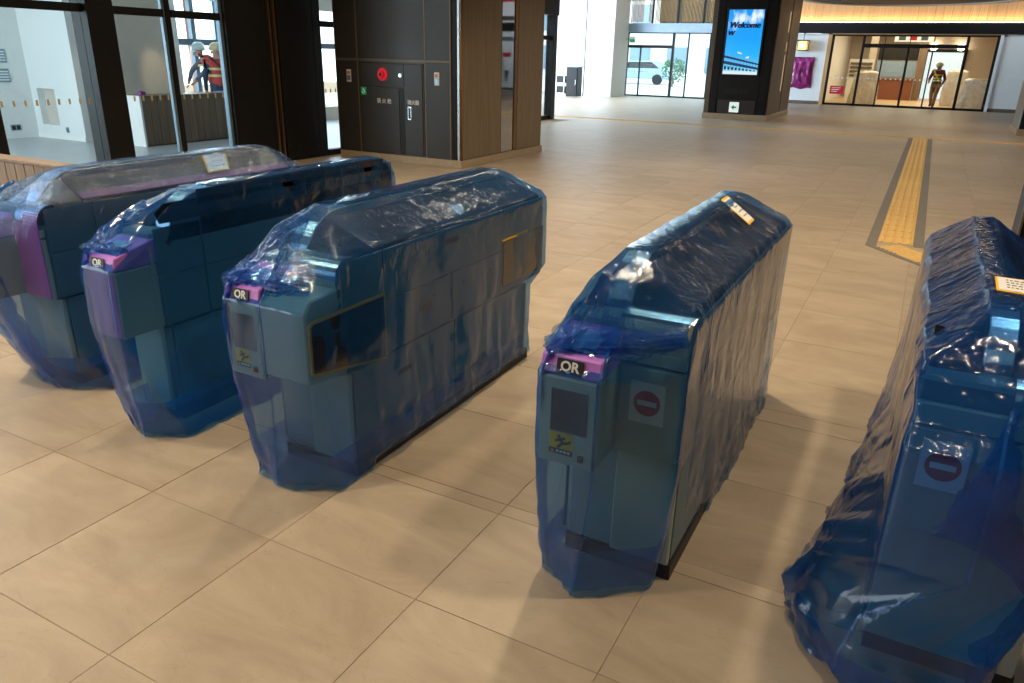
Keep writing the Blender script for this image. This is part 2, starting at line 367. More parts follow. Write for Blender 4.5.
for k in range(1, 6): tactile(-.02+.3*k*math.cos(AB), 7.46+.3*k*math.sin(AB), AB-math.pi/2)
box('tactile_border', M_border, -.285, -.195, 7.50, 19.76, -.01, .004, box_floor)
box('tactile_border', M_border, .105, .195, 7.66, 19.76, -.01, .004, box_floor)
dx, dy = math.cos(AB), math.sin(AB); nx, ny = dy, -dx
p0 = Vector((-.285, 7.50))
q = [p0, p0+Vector((dx, dy))*2.2, p0+Vector((dx, dy))*2.2-Vector((nx, ny))*.07, p0-Vector((nx, ny))*.07+Vector((.02, 0))]
build(B().prism([tuple(v) for v in q], 'z', -.01, .0045), 'tactile_border', M_border, box_floor)

# ------------------------------------------------------------------ shell: ceiling and outer walls
CZ = 3.95
struct(box('ceiling', M_ceil, -9.0, 8, -6, 30.5, CZ, CZ+.15), 'flat grey concourse ceiling with recessed downlights', 'ceiling')
struct(box('wall_back', M_plaster, -9.0, 8, -6.2, -6, 0, CZ), 'grey plaster wall behind the camera', 'wall')
struct(box('wall_right', M_greyoak, 8, 8.2, -6, 33.5, 0, 5.2), 'dark wood wall on the right side of the hall', 'wall')
# downlights
def downlight(x, y, power, r=.13, color=(1, .86, .68), spread=2.2):
    t = thing('ceiling_downlight', 'round recessed ceiling downlight above the concourse', 'light', (x, y, CZ-.02), 'recessed ceiling downlights')
    ring = []
    b = B().lathe((x, y, CZ-.02), [(r+.03, 0), (r+.03, .018), (r, .018), (r, .004)], 20); build(b, 'trim_ring', M_signwhite, t)
    build(B().lathe((x, y, CZ-.012), [(r*.98, 0), (r*.98, .008)], 20), 'lens', M_lampwarm, t)
    l = bpy.data.lights.new('downlight', 'AREA'); l.shape = 'DISK'; l.size = r*2; l.energy = power; l.color = color; l.spread = spread
    o = bpy.data.objects.new('downlight_beam', l); COL.objects.link(o); o.parent = t; o.location = (0, 0, -.012)
for x, y, p in [(-4.6, 1.2, 35), (-2.6, .2, 28), (-1.4, 4.2, 38), (-3.9, 4.6, 37), (-6.6, 3.2, 34), (.95, 2.5, 26), (.3, -.8, 8), (-6.4, 7.2, 46), (-3.2, 7.8, 56), (0.2, 7.6, 50),  # lamps beside and before the rightmost gate are put in as fill
                (3.2, 7.8, 46), (-3.2, 11.6, 66), (.2, 11.6, 66), (3.4, 11.6, 56), (-6.9, 14, 60), (-3.2, 15.6, 72), (.2, 15.6, 72), (3.6, 15.6, 60), (-2.4, 20, 80), (1.4, 20, 76), (-6.9, 18.4, 66),
                (-2.6, 25, 80), (1.0, 25, 76), (4.2, 21, 60)]:
    downlight(x, y, p*(1.5 if y < 5 else .92 if y < 9 else .80 if (x, y) == (-3.2, 11.6) else .34), color=(1, .83, .60) if y < 9 else (1, .88, .74))

# ------------------------------------------------------------------ glazed wall on the left (plane x = -8.45)
GX = -8.45
g = sthing('wall_left', 'black framed shop glazing with dark panels along the left side', 'wall', (GX, 6, 0))
def post(y0, y1, z0=0, z1=CZ, d0=GX-.08, d1=GX+.08, nm='post', m=M_black): return box(nm, m, d0, d1, y0, y1, z0, z1, g, .004)
post(4.30, 4.55); post(5.64, 5.97, d0=GX-.16, d1=GX+.12)
post(6.73, 6.80, d0=GX-.03, d1=GX+.03); post(6.685, 6.725, d0=GX-.03, d1=GX+.02, nm='alu_mullion', m=M_alu)
post(7.60, 7.68); post(7.545, 7.595, d0=GX-.04, d1=GX+.03, nm='alu_mullion', m=M_alu)
post(1.0, 1.15)
for y0, y1 in ((1.15, 4.30), (4.55, 5.64), (5.97, 6.685), (6.80, 7.545), (9.47, 10.4), (10.5, 13.0)):
    box('transom', M_black, GX-.05, GX+.05, y0, y1, 1.915, 2.0, g)
    box('sill_rail', M_black, GX-.05, GX+.05, y0, y1, 0, .09, g)
    box('pane', M_glass, GX-.006, GX+.006, y0, y1, .09, 1.915, g)
    box('pane', M_glass, GX-.006, GX+.006, y0, y1, 2.0, CZ, g)
    n_ = int((y1-y0)/.115)
    for k in range(n_):
        yy = y0+.06+(y1-y0-.12)*k/max(1, n_-1)
        box('glass_marker', M_marker, GX+.007, GX+.009, yy-.012, yy+.012, .955, 1.015, g)
box('panel', M_blackpanel, GX-.08, GX+.06, 7.68, 8.37, 0, CZ, g, .004)
box('panel', M_blackpanel, GX-.08, GX+.06, 8.56, 9.13, 0, CZ, g, .004)
box('reveal', M_black, GX-.08, GX+.02, 8.37, 8.56, 0, CZ, g)
box('bronze_strip', M_bronze, GX+.02, GX+.055, 8.395, 8.425, 0, CZ, g)
box('bronze_strip', M_bronze, GX+.02, GX+.055, 8.495, 8.525, 0, CZ, g)
post(9.13, 9.28, d1=GX+.05); post(9.30, 9.47, d1=GX+.04); post(10.4, 10.5); post(13.0, 13.2)
box('panel', M_blackpanel, GX-.1, GX+.06, 13.2, 15.2, 0, CZ, g)
# glazed sliding door further along with its dark header
e = sthing('door_1', 'black framed glass entrance door in bright daylight behind the oak pillar', 'door', (-8.95, 17, 0))
box('header', M_black, -9.10, -8.82, 15.2, 18.97, 2.55, CZ, e)
for y0, y1 in ((15.2, 15.35), (17.0, 17.06), (18.72, 18.95)): box('jamb', M_black, -9.05, -8.85, y0, y1, 0, 2.55, e)
box('door_rail', M_black, -8.99, -8.91, 15.35, 18.72, 0, .1, e); box('door_rail', M_black, -8.99, -8.91, 15.35, 18.72, 1.96, 2.06, e)
box('pane', M_glass, -8.956, -8.944, 15.35, 17.0, .1, 1.96, e); box('pane', M_glass, -8.956, -8.944, 17.06, 18.72, .1, 1.96, e)
box('pane', M_glass, -8.956, -8.944, 15.35, 18.72, 2.06, 2.55, e)

# ------------------------------------------------------------------ the room behind the glazing
struct(box('floor', M_roomfloor, -16.5, GX-.1, .5, 15.2, -.02, .004), 'pale grey smooth floor of the room behind the glass', 'floor')
wl = sthing('wall_room', 'white wall with a shallow recess inside the glazed room', 'wall', (-13.5, 8.3, 0))
box('wall_face', M_white, -13.52, -12.85, 8.3, 8.5, 0, 2.75, wl); box('wall_face', M_white, -14.2, -14.02, 8.3, 8.5, 0, 2.75, wl)
box('wall_face', M_white, -14.02, -13.52, 8.3, 8.5, .85, 2.75, wl); box('wall_face', M_white, -14.02, -13.52, 8.3, 8.5, 0, .24, wl)
box('recess_back', M_plaster, -14.02, -13.52, 8.42, 8.5, .24, .85, wl); box('skirting', M_signwhite, -14.2, -12.85, 8.285, 8.3, 0, .07, wl)
box('wall_outlet', M_alu, -13.36, -13.29, 8.288, 8.3, .13, .22, wl)
s_ = struct(box('wall_room_side', M_white, -14.4, -14.2, .5, 8.5, 0, 2.75), 'white side wall at the far left of the glazed room', 'wall')
t = thing('wall_socket', 'dark double wall socket low on the white side wall', 'socket', (-14.19, 7.9, .17))
box('plate', M_alu, -14.2, -14.19, 7.82, 8.0, .14, .24, t); box('insert', M_ink, -14.19, -14.186, 7.84, 7.90, .155, .225, t); box('insert', M_ink, -14.19, -14.186, 7.92, 7.98, .155, .225, t)
for z0 in (.95, 1.27):
    t = thing('wall_vent', 'pale grey wall vent on the side wall, '+('lower' if z0 < 1 else 'upper')+' of the two', 'vent', (-14.19, 7.9, z0), 'wall vents')
    box('vent_frame', M_alu, -14.2, -14.185, 7.78, 7.98, z0, z0+.22, t)
    for k in range(4): box('vent_slat', M_white, -14.185, -14.178, 7.80, 7.96, z0+.03+.045*k, z0+.05+.045*k, t)
wb = sthing('wall_room_back', 'warm grey plaster wall behind the wooden counter', 'wall', (-12.95, 10, 0))
box('wall_face', M_plaster, -13.05, -12.85, 8.5, 10.36, 0, 2.75, wb); box('wall_face', M_plaster, -13.05, -12.85, 10.36, 15.2, 0, .3, wb)
box('wall_face', M_white, -13.05, -12.85, 10.36, 15.2, 2.45, 2.75, wb)
box('column', M_white, -12.95, -12.80, 10.30, 10.44, 0, 2.75, wb)
wn = sthing('window_1', 'tall bright window with blue-black frame behind the two workers', 'window', (-12.95, 11.5, .3))
for y0, y1 in ((10.44, 10.50), (10.86, 10.95), (11.42, 11.48), (12.4, 12.5), (13.6, 13.7), (15.1, 15.2)): box('window_mullion', M_alu, -13.0, -12.9, y0, y1, .3, 2.45, wn)
box('window_bar', M_alu, -12.99, -12.91, 10.44, 15.2, 1.62, 1.74, wn)
box('pane', M_glass, -12.955, -12.945, 10.44, 15.2, .3, 1.62, wn); box('pane', M_glass, -12.955, -12.945, 10.44, 15.2, 1.74, 2.45, wn)
tag(box('timber_post', mat('red_brown_timber', srgb(176, 120, 96), .6), -13.5, -13.4, 11.22, 11.36, 0, 3.2), 'reddish brown upright post standing outside the window', 'post')
struct(box('ceiling_room', M_white, -16.5, GX-.1, .5, 15.2, 2.75, 2.85), 'white ceiling of the glazed room', 'ceiling')
for k, (x, y) in enumerate(((-11.3, 7.6), (-11.9, 9.4), (-11.6, 10.6))):
    t = thing('track_spotlight', ('white track spotlight hanging in the glazed room, '+('nearest the black post', 'aimed at the plaster wall', 'nearest the dark panels')[k]), 'spotlight', (x, y, 2.75), 'track spotlights')
    build(B().cyl((x, y, 2.75), (x, y, 2.62), .012), 'stem', M_signwhite, t)
    build(B().cyl((x+.05, y-.02, 2.64), (x-.08, y+.03, 2.54), .045, .05), 'lamp_head', M_signwhite, t)
    build(B().cyl((x-.08, y+.03, 2.54), (x-.082, y+.031, 2.538), .044), 'lens', M_lampwarm, t)
    if k < 2:
        l = bpy.data.lights.new('spot', 'SPOT'); l.energy = 60 if k else 26; l.color = (1, .78, .5); l.spot_size = .55; l.spot_blend = .8; l.shadow_soft_size = .04
        s = bpy.data.objects.new('spot_beam', l); COL.objects.link(s); s.parent = t; s.location = (-.1, .04, -.24)
        s.rotation_euler = (Vector((-12.85, 10.0 if k else 8.75, .85))-Vector((x-.1, y+.04, 2.5))).to_track_quat('-Z', 'Y').to_euler()
t = thing('reception_counter', 'long brown boarded counter with white end panel in the glazed room', 'counter', (-11.7, 10, 0))
box('end_panel', M_signwhite, -11.83, -11.42, 8.40, 8.44, 0, .82, t, .003)
y = 8.44; k = 0
while y < 12.4: box('board', M_walnut, -11.46, -11.43, y+.003, y+.147, .03, .79, t, .003); y += .15
box('counter_body', M_greyoak, -11.80, -11.46, 8.44, 12.44, 0, .79, t); box('worktop', M_walnut, -11.86, -11.42, 8.44, 12.46, .79, .82, t, .003)
tag(build(B().box(-11.66, -11.58, 8.56, 8.66, .82, .875).box(-11.65, -11.60, 8.58, 8.64, .875, .885), 'small_box', mat('violet_card', srgb(150, 70, 150), .6), None, .006), 'small violet box on the near end of the brown counter', 'box')
tag(build(B().box(-11.75, -11.55, 10.2, 10.5, .82, .835), 'clipboard', M_pad, None, .003), 'pale blue clipboard lying on the brown counter before the workers', 'clipboard')

# ------------------------------------------------------------------ low boarded partition at the left
t = sthing('wall_low', 'low pale wood boarded partition beside the leftmost ticket gate', 'wall', (-6, 2.86, 0))
box('partition_core', M_greyoak, -8.40, -4.0, 2.83, 2.92, .0, .85, t); box('cap', M_beech, -8.40, -4.0, 2.80, 2.93, .85, .87, t, .003)
x = -8.40
while x < -4.09: box('board', M_beech, x+.0025, x+.1025, 2.805, 2.83, .012, .85, t, .003); x += .105
t = thing('door_stop', 'small steel and black rubber door stop on the floor by the boarded partition', 'door stop', (-5.26, 2.69, 0))
build(B().lathe((-5.26, 2.69, 0), [(.034, 0), (.034, .006), (.016, .01), (.016, .03)], 18), 'base', M_steel, t, smooth=False)
build(B().lathe((-5.26, 2.69, .03), [(.026, 0), (.028, .012), (.02, .02)], 18), 'rubber_cap', M_ink, t)

# ------------------------------------------------------------------ pillar with hydrant cabinet
P = sthing('pillar_1', 'square pillar with charcoal panels in front and oak veneer on its side', 'pillar', (-7, 10.7, 0))
YF = 9.45
box('core', M_gap, -8.13, -5.90, YF+.03, 12.06, .11, CZ, P); box('plinth', M_plinth, -8.14, -5.875, YF-.005, 12.12, 0, .11, P, .004)
Xs = [-8.14, -7.715, -6.49, -6.06]
for i in range(3):
    box('panel', M_panel, Xs[i]+.012, Xs[i+1]-.012, YF, YF+.03, 1.48, CZ, P, .003)
    if i != 1: box('panel', M_panel, Xs[i]+.012, Xs[i+1]-.012, YF, YF+.03, .115, 1.445, P, .003)
box('panel', M_blackpanel, -6.03, -5.95, YF+.01, YF+.04, .115, CZ, P)
box('corner_strip', M_steel, -5.945, -5.905, YF-.002, YF+.05, .11, CZ, P, .004)
build(B().cyl((-5.89, YF+.02, .11), (-5.89, YF+.02, CZ), .022, n=16), 'corner_strip', M_bronze, P, smooth=True)
for y0, y1 in ((9.50, 10.62), (11.16, 12.06)): box('oak_panel', M_oak, -5.92, -5.88, y0, y1, .12, CZ, P, .003)
box('mirror_strip', M_mirror, -5.90, -5.892, 10.64, 11.03, .125, CZ, P); box('steel_edge', M_bronze, -5.915, -5.878, 11.05, 11.14, .125, CZ, P, .003)
box('steel_edge', M_black, -5.91, -5.885, 10.622, 10.638, .125, CZ, P); box('back_panel', M_oak, -8.13, -5.9, 12.06, 12.1, .11, CZ, P)
for x in Xs[1:]: box('joint_strip', M_gap, x-.011, x+.011, YF-.002, YF+.02, .115, CZ, P)
box('joint_strip', M_gap, Xs[0]+.01, Xs[3], YF-.0025, YF+.02, 1.447, 1.478, P); box('joint_strip', M_gap, Xs[0], Xs[0]+.012, YF-.002, YF+.02, .115, CZ, P)
# hydrant cabinet
H = thing('hydrant_cabinet', 'charcoal fire hydrant cabinet with red lamp set into the pillar', 'cabinet', (-7.1, YF, .115))
hx0, hx1 = -7.69, -6.515
box('frame', M_panel, hx0, hx1, YF-.002, YF+.025, .118, 1.43, H)
hf = lambda x0, x1, z0, z1, nm, m=M_panel, dpt=.012: box(nm, m, x0, x1, YF-.002-dpt, YF-.002, z0, z1, H, .003)
hf(hx0+.02, -6.86, 1.095, 1.415, 'lamp_panel')
dr = hf(hx0+.02, -6.955, .15, 1.075, 'door'); box('gap', M_ink, -6.95, -6.87, YF-.006, YF-.001, .13, 1.075, H)
d2 = hf(-6.855, hx1-.02, .15, 1.415, 'extinguisher_door')
lam = build(B().cyl((-7.24, YF-.014, 1.265), (-7.24, YF-.03, 1.265), .095, .085, 28), 'red_lamp', M_red, H, .004)
build(B().cyl((-7.24, YF-.03, 1.265), (-7.24, YF-.07, 1.265), .055, .04, 24), 'lamp_dome', M_red, lam)
build(B().cyl((-7.24, YF-.07, 1.265), (-7.24, YF-.074, 1.265), .025, .02, 16), 'alarm_button', M_ink, lam)
bt = build(B().cyl((-6.92, YF-.014, 1.258), (-6.92, YF-.024, 1.258), .03, .028, 20), 'test_button', M_steel, H)
box('keyhole', M_ink, -6.926, -6.92, YF-.027, YF-.024, 1.245, 1.272, bt)
text('lettering', '消 火 栓', .11, M_textwhite, (-7.23, YF-.0155, .885), (1, 0, 0), (0, 0, 1), dr, .002, width=.27)
text('lettering', '消火器', .10, M_textwhite, (-6.70, YF-.0155, .885), (1, 0, 0), (0, 0, 1), d2, .002, width=.21)
hd = build(B().box(-6.80, -6.735, YF-.02, YF-.014, .64, .83), 'recessed_handle', M_steel, d2, .004); box('handle_recess', M_ink, -6.785, -6.75, YF-.022, YF-.0198, .66, .81, d2)
sg = box('exit_sticker', M_green, -7.655, -7.56, YF-.017, YF-.014, .965, 1.075, H)
build(B().prism([(-7.63, 1.05), (-7.585, .99), (-7.575, 1.0), (-7.60, 1.055)], 'y', YF-.0185, YF-.017).prism([(-7.64, 1.02), (-7.60, .985), (-7.60, .975), (-7.645, 1.0)], 'y', YF-.0185, YF-.017), 'pictogram', M_signwhite, sg)
for x, w_ in ((-7.885, 'left of the hydrant cabinet'), (-6.285, 'right of the hydrant cabinet')):
    t = thing('switch_plate', 'small white call plate with orange button '+w_, 'switch', (x, YF-.01, 1.14), 'call plates on the pillar')
    box('plate', M_signwhite, x-.042, x+.042, YF-.012, YF, 1.14, 1.32, t, .004)
    box('button', mat('orange_button', srgb(214, 128, 70), .5), x-.025, x+.025, YF-.017, YF-.012, 1.255, 1.295, t, .002)
    box('label_strip', M_alu, x-.028, x+.028, YF-.015, YF-.012, 1.165, 1.235, t)

# ------------------------------------------------------------------ pillar with the screen
S = sthing('pillar_2', 'dark pillar carrying the welcome screen, grey oak on its side', 'pillar', (-4.85, 24.2, 0))
SY = 22.4
box('core', M_black, -5.72, -3.99, SY+.03, 25.9, .14, CZ+1.2, S); box('plinth', M_plinth, -5.76, -3.94, SY-.02, 25.95, 0, .15, S, .004)
box('corner_strip', M_greyoak, -5.73, -5.60, SY, SY+.03, .15, CZ+1.2, S)
for z0, z1 in ((.155, .70), (.715, 1.98), (1.995, CZ+1.2)):
    for x0, x1 in ((-5.59, -5.40), (-4.25, -4.02)): box('panel', M_blackpanel, x0, x1, SY, SY+.03, z0, z1, S)
box('panel', M_blackpanel, -5.39, -4.26, SY, SY+.03, .55, 1.17, S); box('panel', M_blackpanel, -5.39, -4.26, SY, SY+.03, 2.9, CZ+1.2, S)
box('hatch', M_panel, -5.35, -4.30, SY+.005, SY+.03, .16, .53, S, .004)
for k in range(5): box('grille_slot', M_ink, -5.18+.13*k, -5.07+.13*k, SY-.004, SY, .70, .82, S)
y = SY+.02
while y < 25.85:
    lit = 23.55 < y < 24.05
    if not lit: box('side_board', M_greyoak, -3.99, -3.96, y+.004, y+.496, .15, CZ+1.2, S)
    else:
        box('side_board', M_greyoak, -3.99, -3.975, y+.004, y+.496, .15, CZ+1.2, S)
        for z0, z1 in ((.75, 1.75), (1.85, 2.1), (2.35, 2.9)): box('light_slit', M_slit, -3.975, -3.965, y+.2, y+.27, z0, z1, S)
    y += .5
def screen_material():
    m, nt, p = nodes('screen_sky'); L = nt.links
    tc = N(nt, 'ShaderNodeTexCoord'); sp = N(nt, 'ShaderNodeSeparateXYZ'); L.new(tc.outputs['Generated'], sp.inputs[0])
    rp = N(nt, 'ShaderNodeValToRGB'); e = rp.color_ramp.elements
    e[0].position = .0; e[0].color = (*srgb(150, 210, 235), 1); e[1].position = .9; e[1].color = (*srgb(20, 140, 226), 1)
    for q_, c in ((.12, (90, 180, 225)), (.3, (40, 165, 235)), (.55, (24, 150, 236))):
        k = e.new(q_); k.color = (*srgb(*c), 1)
    L.new(sp.outputs['Z'], rp.inputs[0])
    nz = N(nt, 'ShaderNodeTexNoise', Scale=3.0, Detail=4.0); L.new(tc.outputs['Generated'], nz.inputs['Vector'])
    cl = N(nt, 'ShaderNodeValToRGB'); cl.color_ramp.elements[0].position = .52; cl.color_ramp.elements[1].position = .66; L.new(nz.outputs['Fac'], cl.inputs[0])
    msk = N(nt, 'ShaderNodeMapRange'); msk.inputs['From Min'].default_value = .6; msk.inputs['From Max'].default_value = .85; msk.inputs['To Max'].default_value = .8; L.new(sp.outputs['Z'], msk.inputs[0])
    mm = N(nt, 'ShaderNodeMath', operation='MULTIPLY'); L.new(cl.outputs[0], mm.inputs[0]); L.new(msk.outputs[0], mm.inputs[1])
    mx = N(nt, 'ShaderNodeMixRGB'); mx.inputs[2].default_value = (.85, .93, 1, 1); L.new(mm.outputs[0], mx.inputs[0]); L.new(rp.outputs[0], mx.inputs[1])
    p.inputs['Base Color'].default_value = (0, 0, 0, 1); p.inputs['Roughness'].default_value = .2
    L.new(mx.outputs[0], p.inputs['Emission Color']); p.inputs['Emission Strength'].default_value = 1.25
    return m
def glow(name, c, s=1.0): return mat(name, (0, 0, 0), .4, emit=c, estr=s)
SC = thing('display_screen', 'tall lit screen showing blue sky and a welcome message', 'screen', (-4.83, SY, 1.18))
box('bezel', M_ink, -5.34, -4.31, SY-.03, SY+.03, 1.17, 2.90, SC, .004)
dsp = box('display', screen_material(), -5.295, -4.355, SY-.036, SY-.03, 1.21, 2.86, SC)
M_si = glow('screen_ink', srgb(14, 20, 44)); M_sw = glow('screen_white', srgb(225, 238, 245)); M_sd = glow('screen_navy', srgb(28, 62, 100)); M_sg = glow('screen_grey_blue', srgb(110, 160, 200))
for k in range(4):
    text('lettering', 'Welcome', .22, M_si, (-4.852+.008*k, SY-.04-.0003*k, 2.47), (1, 0, 0), (0, 0, 1), dsp, .003, .25, .001, width=.80)
    text('lettering', 'W', .19, M_si, (-5.20+.008*k, SY-.04-.0003*k, 2.26), (1, 0, 0), (0, 0, 1), dsp, .003, .25, .001, width=.18)
b = B()
b.prism([(-5.295, 1.70), (-4.355, 1.50), (-4.355, 1.46), (-5.295, 1.64)], 'y', SY-.039, SY-.037)
b.prism([(-5.295, 1.56), (-4.355, 1.40), (-4.355, 1.34), (-5.295, 1.48)], 'y', SY-.039, SY-.037)
build(b, 'picture_bridge_deck', M_sd, dsp)
b = B()
for k in range(11):
    x = -5.27+.085*k; zt = 1.80-.021*k*1.2; b.box(x, x+.02, SY-.0385, SY-.0368, 1.36, zt)
build(b, 'picture_bridge_post', M_sg, dsp)
b = B()
for k in range(9):
    x = -5.27+.10*k; box('picture_figure', M_si, x, x+.055, SY-.0395, SY-.0372, 1.33-.004*k, 1.42-.012*k, dsp)

build(B().box(-5.295, -4.355, SY-.0384, SY-.0366, 1.21, 1.29), 'picture_pavement', M_sw, dsp)
build(B().prism([(-4.95, 1.80), (-4.82, 1.76), (-4.83, 1.73), (-4.94, 1.76)], 'y', SY-.039, SY-.037), 'picture_cloud', M_sw, dsp)
build(B().prism([(-4.72, 1.66), (-4.62, 1.69), (-4.63, 1.63), (-4.70, 1.63)], 'y', SY-.039, SY-.037), 'picture_cloud', M_sw, dsp)
sg = tag(box('exit_sign', mat('lit_sign_face', srgb(235, 240, 238), .5, emit=(.9, 1, .96), estr=.6), -5.0, -4.74, SY-.03, SY+.004, .20, .47, None, .004), 'small white lit sign with green arrow low on the screen pillar', 'sign')
build(B().prism([(-4.95, .335), (-4.87, .415), (-4.87, .36), (-4.80, .36), (-4.80, .31), (-4.87, .31), (-4.87, .255)], 'y', SY-.034, SY-.030), 'arrow', M_green, sg)
for z in (.285, .345): box('arrow_mark', M_green, -4.785, -4.765, SY-.034, SY-.03, z, z+.02, sg)

# ------------------------------------------------------------------ right pillars
R2 = sthing('pillar_3', 'grey and black pillar cut by the right edge near the far glazing', 'pillar', (2.9, 24, 0))
box('core', M_black, 2.04, 3.9, 22.45, 24.3, .14, CZ+1.2, R2); box('plinth', M_plinth, 1.98, 3.95, 22.40, 24.35, 0, .15, R2, .004)
box('front_panel', M_blackpanel, 2.02, 3.9, 22.42, 22.45, .15, CZ+1.2, R2)
for k in range(3): box('side_panel', M_alu, 2.01, 2.04, 22.46+.61*k, 23.06+.61*k, .15, CZ+1.2, R2, .003)
ps = tag(box('wall_poster', M_pad, 2.0, 2.008, 22.9, 23.7, 1.1, 2.1), 'pale printed poster on the side of the far right pillar', 'poster')
for k in range(3): box('print_block', M_alu, 1.998, 2.0, 23.0, 23.6, 1.2+.3*k, 1.38+.3*k, ps)
R1 = sthing('pillar_4', 'black pillar close behind the rightmost ticket gate', 'pillar', (.9, 5.2, 0))
box('core', M_black, .545, 1.4, 4.72, 5.0, 0, CZ, R1); box('front_panel', M_blackpanel, .56, 1.4, 4.70, 4.72, .02, CZ, R1); box('corner_strip', M_gap, .535, .548, 4.70, 4.72, 0, CZ, R1, .002)
box('side_panel', M_blackpanel, .538, .545, 4.725, 5.0, .02, CZ, R1)

# ------------------------------------------------------------------ far end wall, y = 33.5
FY = 33.5
W = sthing('wall_far', 'far end wall with dark beam, lit cedar boards and white wall pieces', 'wall', (-2, FY, 0))
box('wall_face', M_white, -5.9, -3.95, FY, FY+.2, .12, 2.62, W); box('skirting', M_greyoak, -5.9, -3.95, FY-.01, FY+.2, 0, .12, W)
box('wall_face', M_white, 1.86, 8, FY, FY+.2, .12, 2.62, W); box('skirting', M_greyoak, 1.86, 8, FY-.01, FY+.2, 0, .12, W)
box('beam', M_black, -8.3, 8, FY-.12, FY+.3, 2.64, 3.02, W); box('cove_light', M_cove, -8.3, 8, FY+.18, FY+.24, 3.03, 3.06, W)
x = -8.3
while x < 8: box('cedar_board', M_cedar, x+.004, x+.276, FY+.34, FY+.37, 3.0, 5.2, W); x += .28
box('upper_backing', M_darkceil, -8.3, 8, FY+.37, FY+.5, 3.0, 5.2, W)
l = area('cove_glow', (-.2, FY+.2, 3.08), (-.2, FY+.5, 4.2), 15, .06, 60, (1, .72, .40)); 
D = thing('ceiling_disc', 'large dark round drop ceiling near the far glazing', 'ceiling', (-1.15, 29, 3.5))
build(B().lathe((-1.15, 28.8, 3.50), [(3.0, .08), (3.05, .0), (3.25, -.01), (3.3, .06), (3.3, .4)], 64), 'disc_rim', M_plaster, D)
build(B().lathe((-1.15, 28.8, 3.53), [(3.04, 0), (3.04, .3)], 64), 'disc_panel', M_darkceil, D)
# shop front
G = sthing('window_2', 'black framed shop front with sliding glass doors and timber reveal', 'window', (-1, FY, 0))
box('reveal', M_cedar, -3.97, -3.83, FY-.06, FY+.25, 0, 2.64, G); box('reveal', M_white, 1.78, 1.88, FY-.06, FY+.25, 0, 2.64, G); box('reveal', M_cedar, -3.97, 1.88, FY-.06, FY+.25, 2.60, 2.64, G)
vs_ = [(-3.83, .09), (-2.72, .09), (-1.96, .05), (-1.12, .08), (-.30, .05), (.75, .10), (1.69, .09)]
for i, (x, w_) in enumerate(vs_):
    box('mullion', M_black, x, x+w_, FY-.04, FY+.04, 0, 2.60 if i in (0, 1, 5, 6) else 2.22, G)
for x in (-1.95, -1.10, -.30): box('mullion', M_black, x, x+.025, FY-.02, FY+.02, 2.28, 2.60, G)
box('header', M_black, -2.65, .78, FY-.05, FY+.05, 2.14, 2.28, G); box('head_rail', M_black, -3.83, 1.78, FY-.04, FY+.04, 2.54, 2.60, G); box('sill_rail', M_black, -3.83, 1.78, FY-.04, FY+.04, 0, .08, G)
for (x, w_), (x2, _) in zip(vs_, vs_[1:]):
    box('pane', M_glass, x+w_, x2, FY-.006, FY+.006, .08, 2.14, G); box('pane', M_glass, x+w_, x2, FY-.006, FY+.006, 2.14, 2.54, G)
    n_ = int((x2-x)/.15)
    for k in range(n_): box('glass_marker', M_signwhite, x+w_+.05+k*(x2-x-w_-.1)/max(1, n_-1)-.025, x+w_+.05+k*(x2-x-w_-.1)/max(1, n_-1)+.025, FY-.012, FY-.007, 1.0, 1.05, G)
t = tag(box('red_notice', M_signred, -3.62, -3.10, FY-.02, FY-.014, .42, .72), 'red notice board standing behind the left pane of the shop front', 'notice')
for k in range(3): box('print_line', M_signwhite, -3.56, -3.34+.06*k, FY-.023, FY-.02, .50+.07*k, .52+.07*k, t)
# lantern and covered board
t = thing('wall_lantern', 'square lit lantern hung on the white wall beside the shop front', 'lantern', (-4.85, FY, 2.0))
build(B().cyl((-4.85, FY, 2.62), (-4.85, FY-.2, 2.62), .02).cyl((-4.85, FY-.2, 2.64), (-4.85, FY-.2, 2.40), .012), 'bracket', M_black, t)
box('lantern_roof', M_black, -5.06, -4.64, FY-.41, FY+.01, 2.34, 2.38, t); box('lantern_floor', M_black, -5.04, -4.66, FY-.39, FY-.01, 1.99, 2.02, t)
for sx in (-5.04, -4.68):
    for sy in (FY-.39, FY-.03): box('lantern_post', M_black, sx, sx+.02, sy, sy+.02, 2.02, 2.34, t)
box('lantern_glass', mat('amber_glass', srgb(225, 180, 100), .4, emit=(1, .66, .25), estr=1.2), -5.01, -4.69, FY-.36, FY-.04, 2.02, 2.34, t)
build(B().lathe((-4.85, FY-.365, 2.12), [(.05, 0), (.08, .06), (.05, .12)], 12), 'bulb', M_lampwarm, t)
me = bpy.data.meshes.new('covered_board'); vv = []; ff = []
nu, nv = 26, 34
for j in range(nv+1):
    for i in range(nu+1):
        u, v = i/nu, j/nv; z = .58+1.18*v; wd = .80+.05*v; x = -4.78-wd/2+wd*u+.03*math.sin(6*v+u)*(1-v)
        edge = min(u, 1-u, v, 1-v); yy = FY-.02-.09*min(1, edge*6)-.045*abs(fbm((u*3+v*1.5, v*2, 1)))-.03*max(0, math.cos((u-.5-.25*(v-.9))*14))*(v)
        vv.append((x, yy, z+.03*math.sin(u*9)*(1-v)))
for j in range(nv):
    for i in range(nu): a = j*(nu+1)+i; ff.append((a, a+1, a+nu+2, a+nu+1))
me.from_pydata(vv, [], ff)
t = thing('covered_board', 'wall board wrapped in crumpled magenta plastic below the lantern', 'board', (-4.78, FY-.02, .58))
box('board', mat('board_purple', srgb(110, 20, 80), .5), -5.15, -4.41, FY-.03, FY, .64, 1.72, t); finish('wrap', me, M_magenta, t, smooth=True)
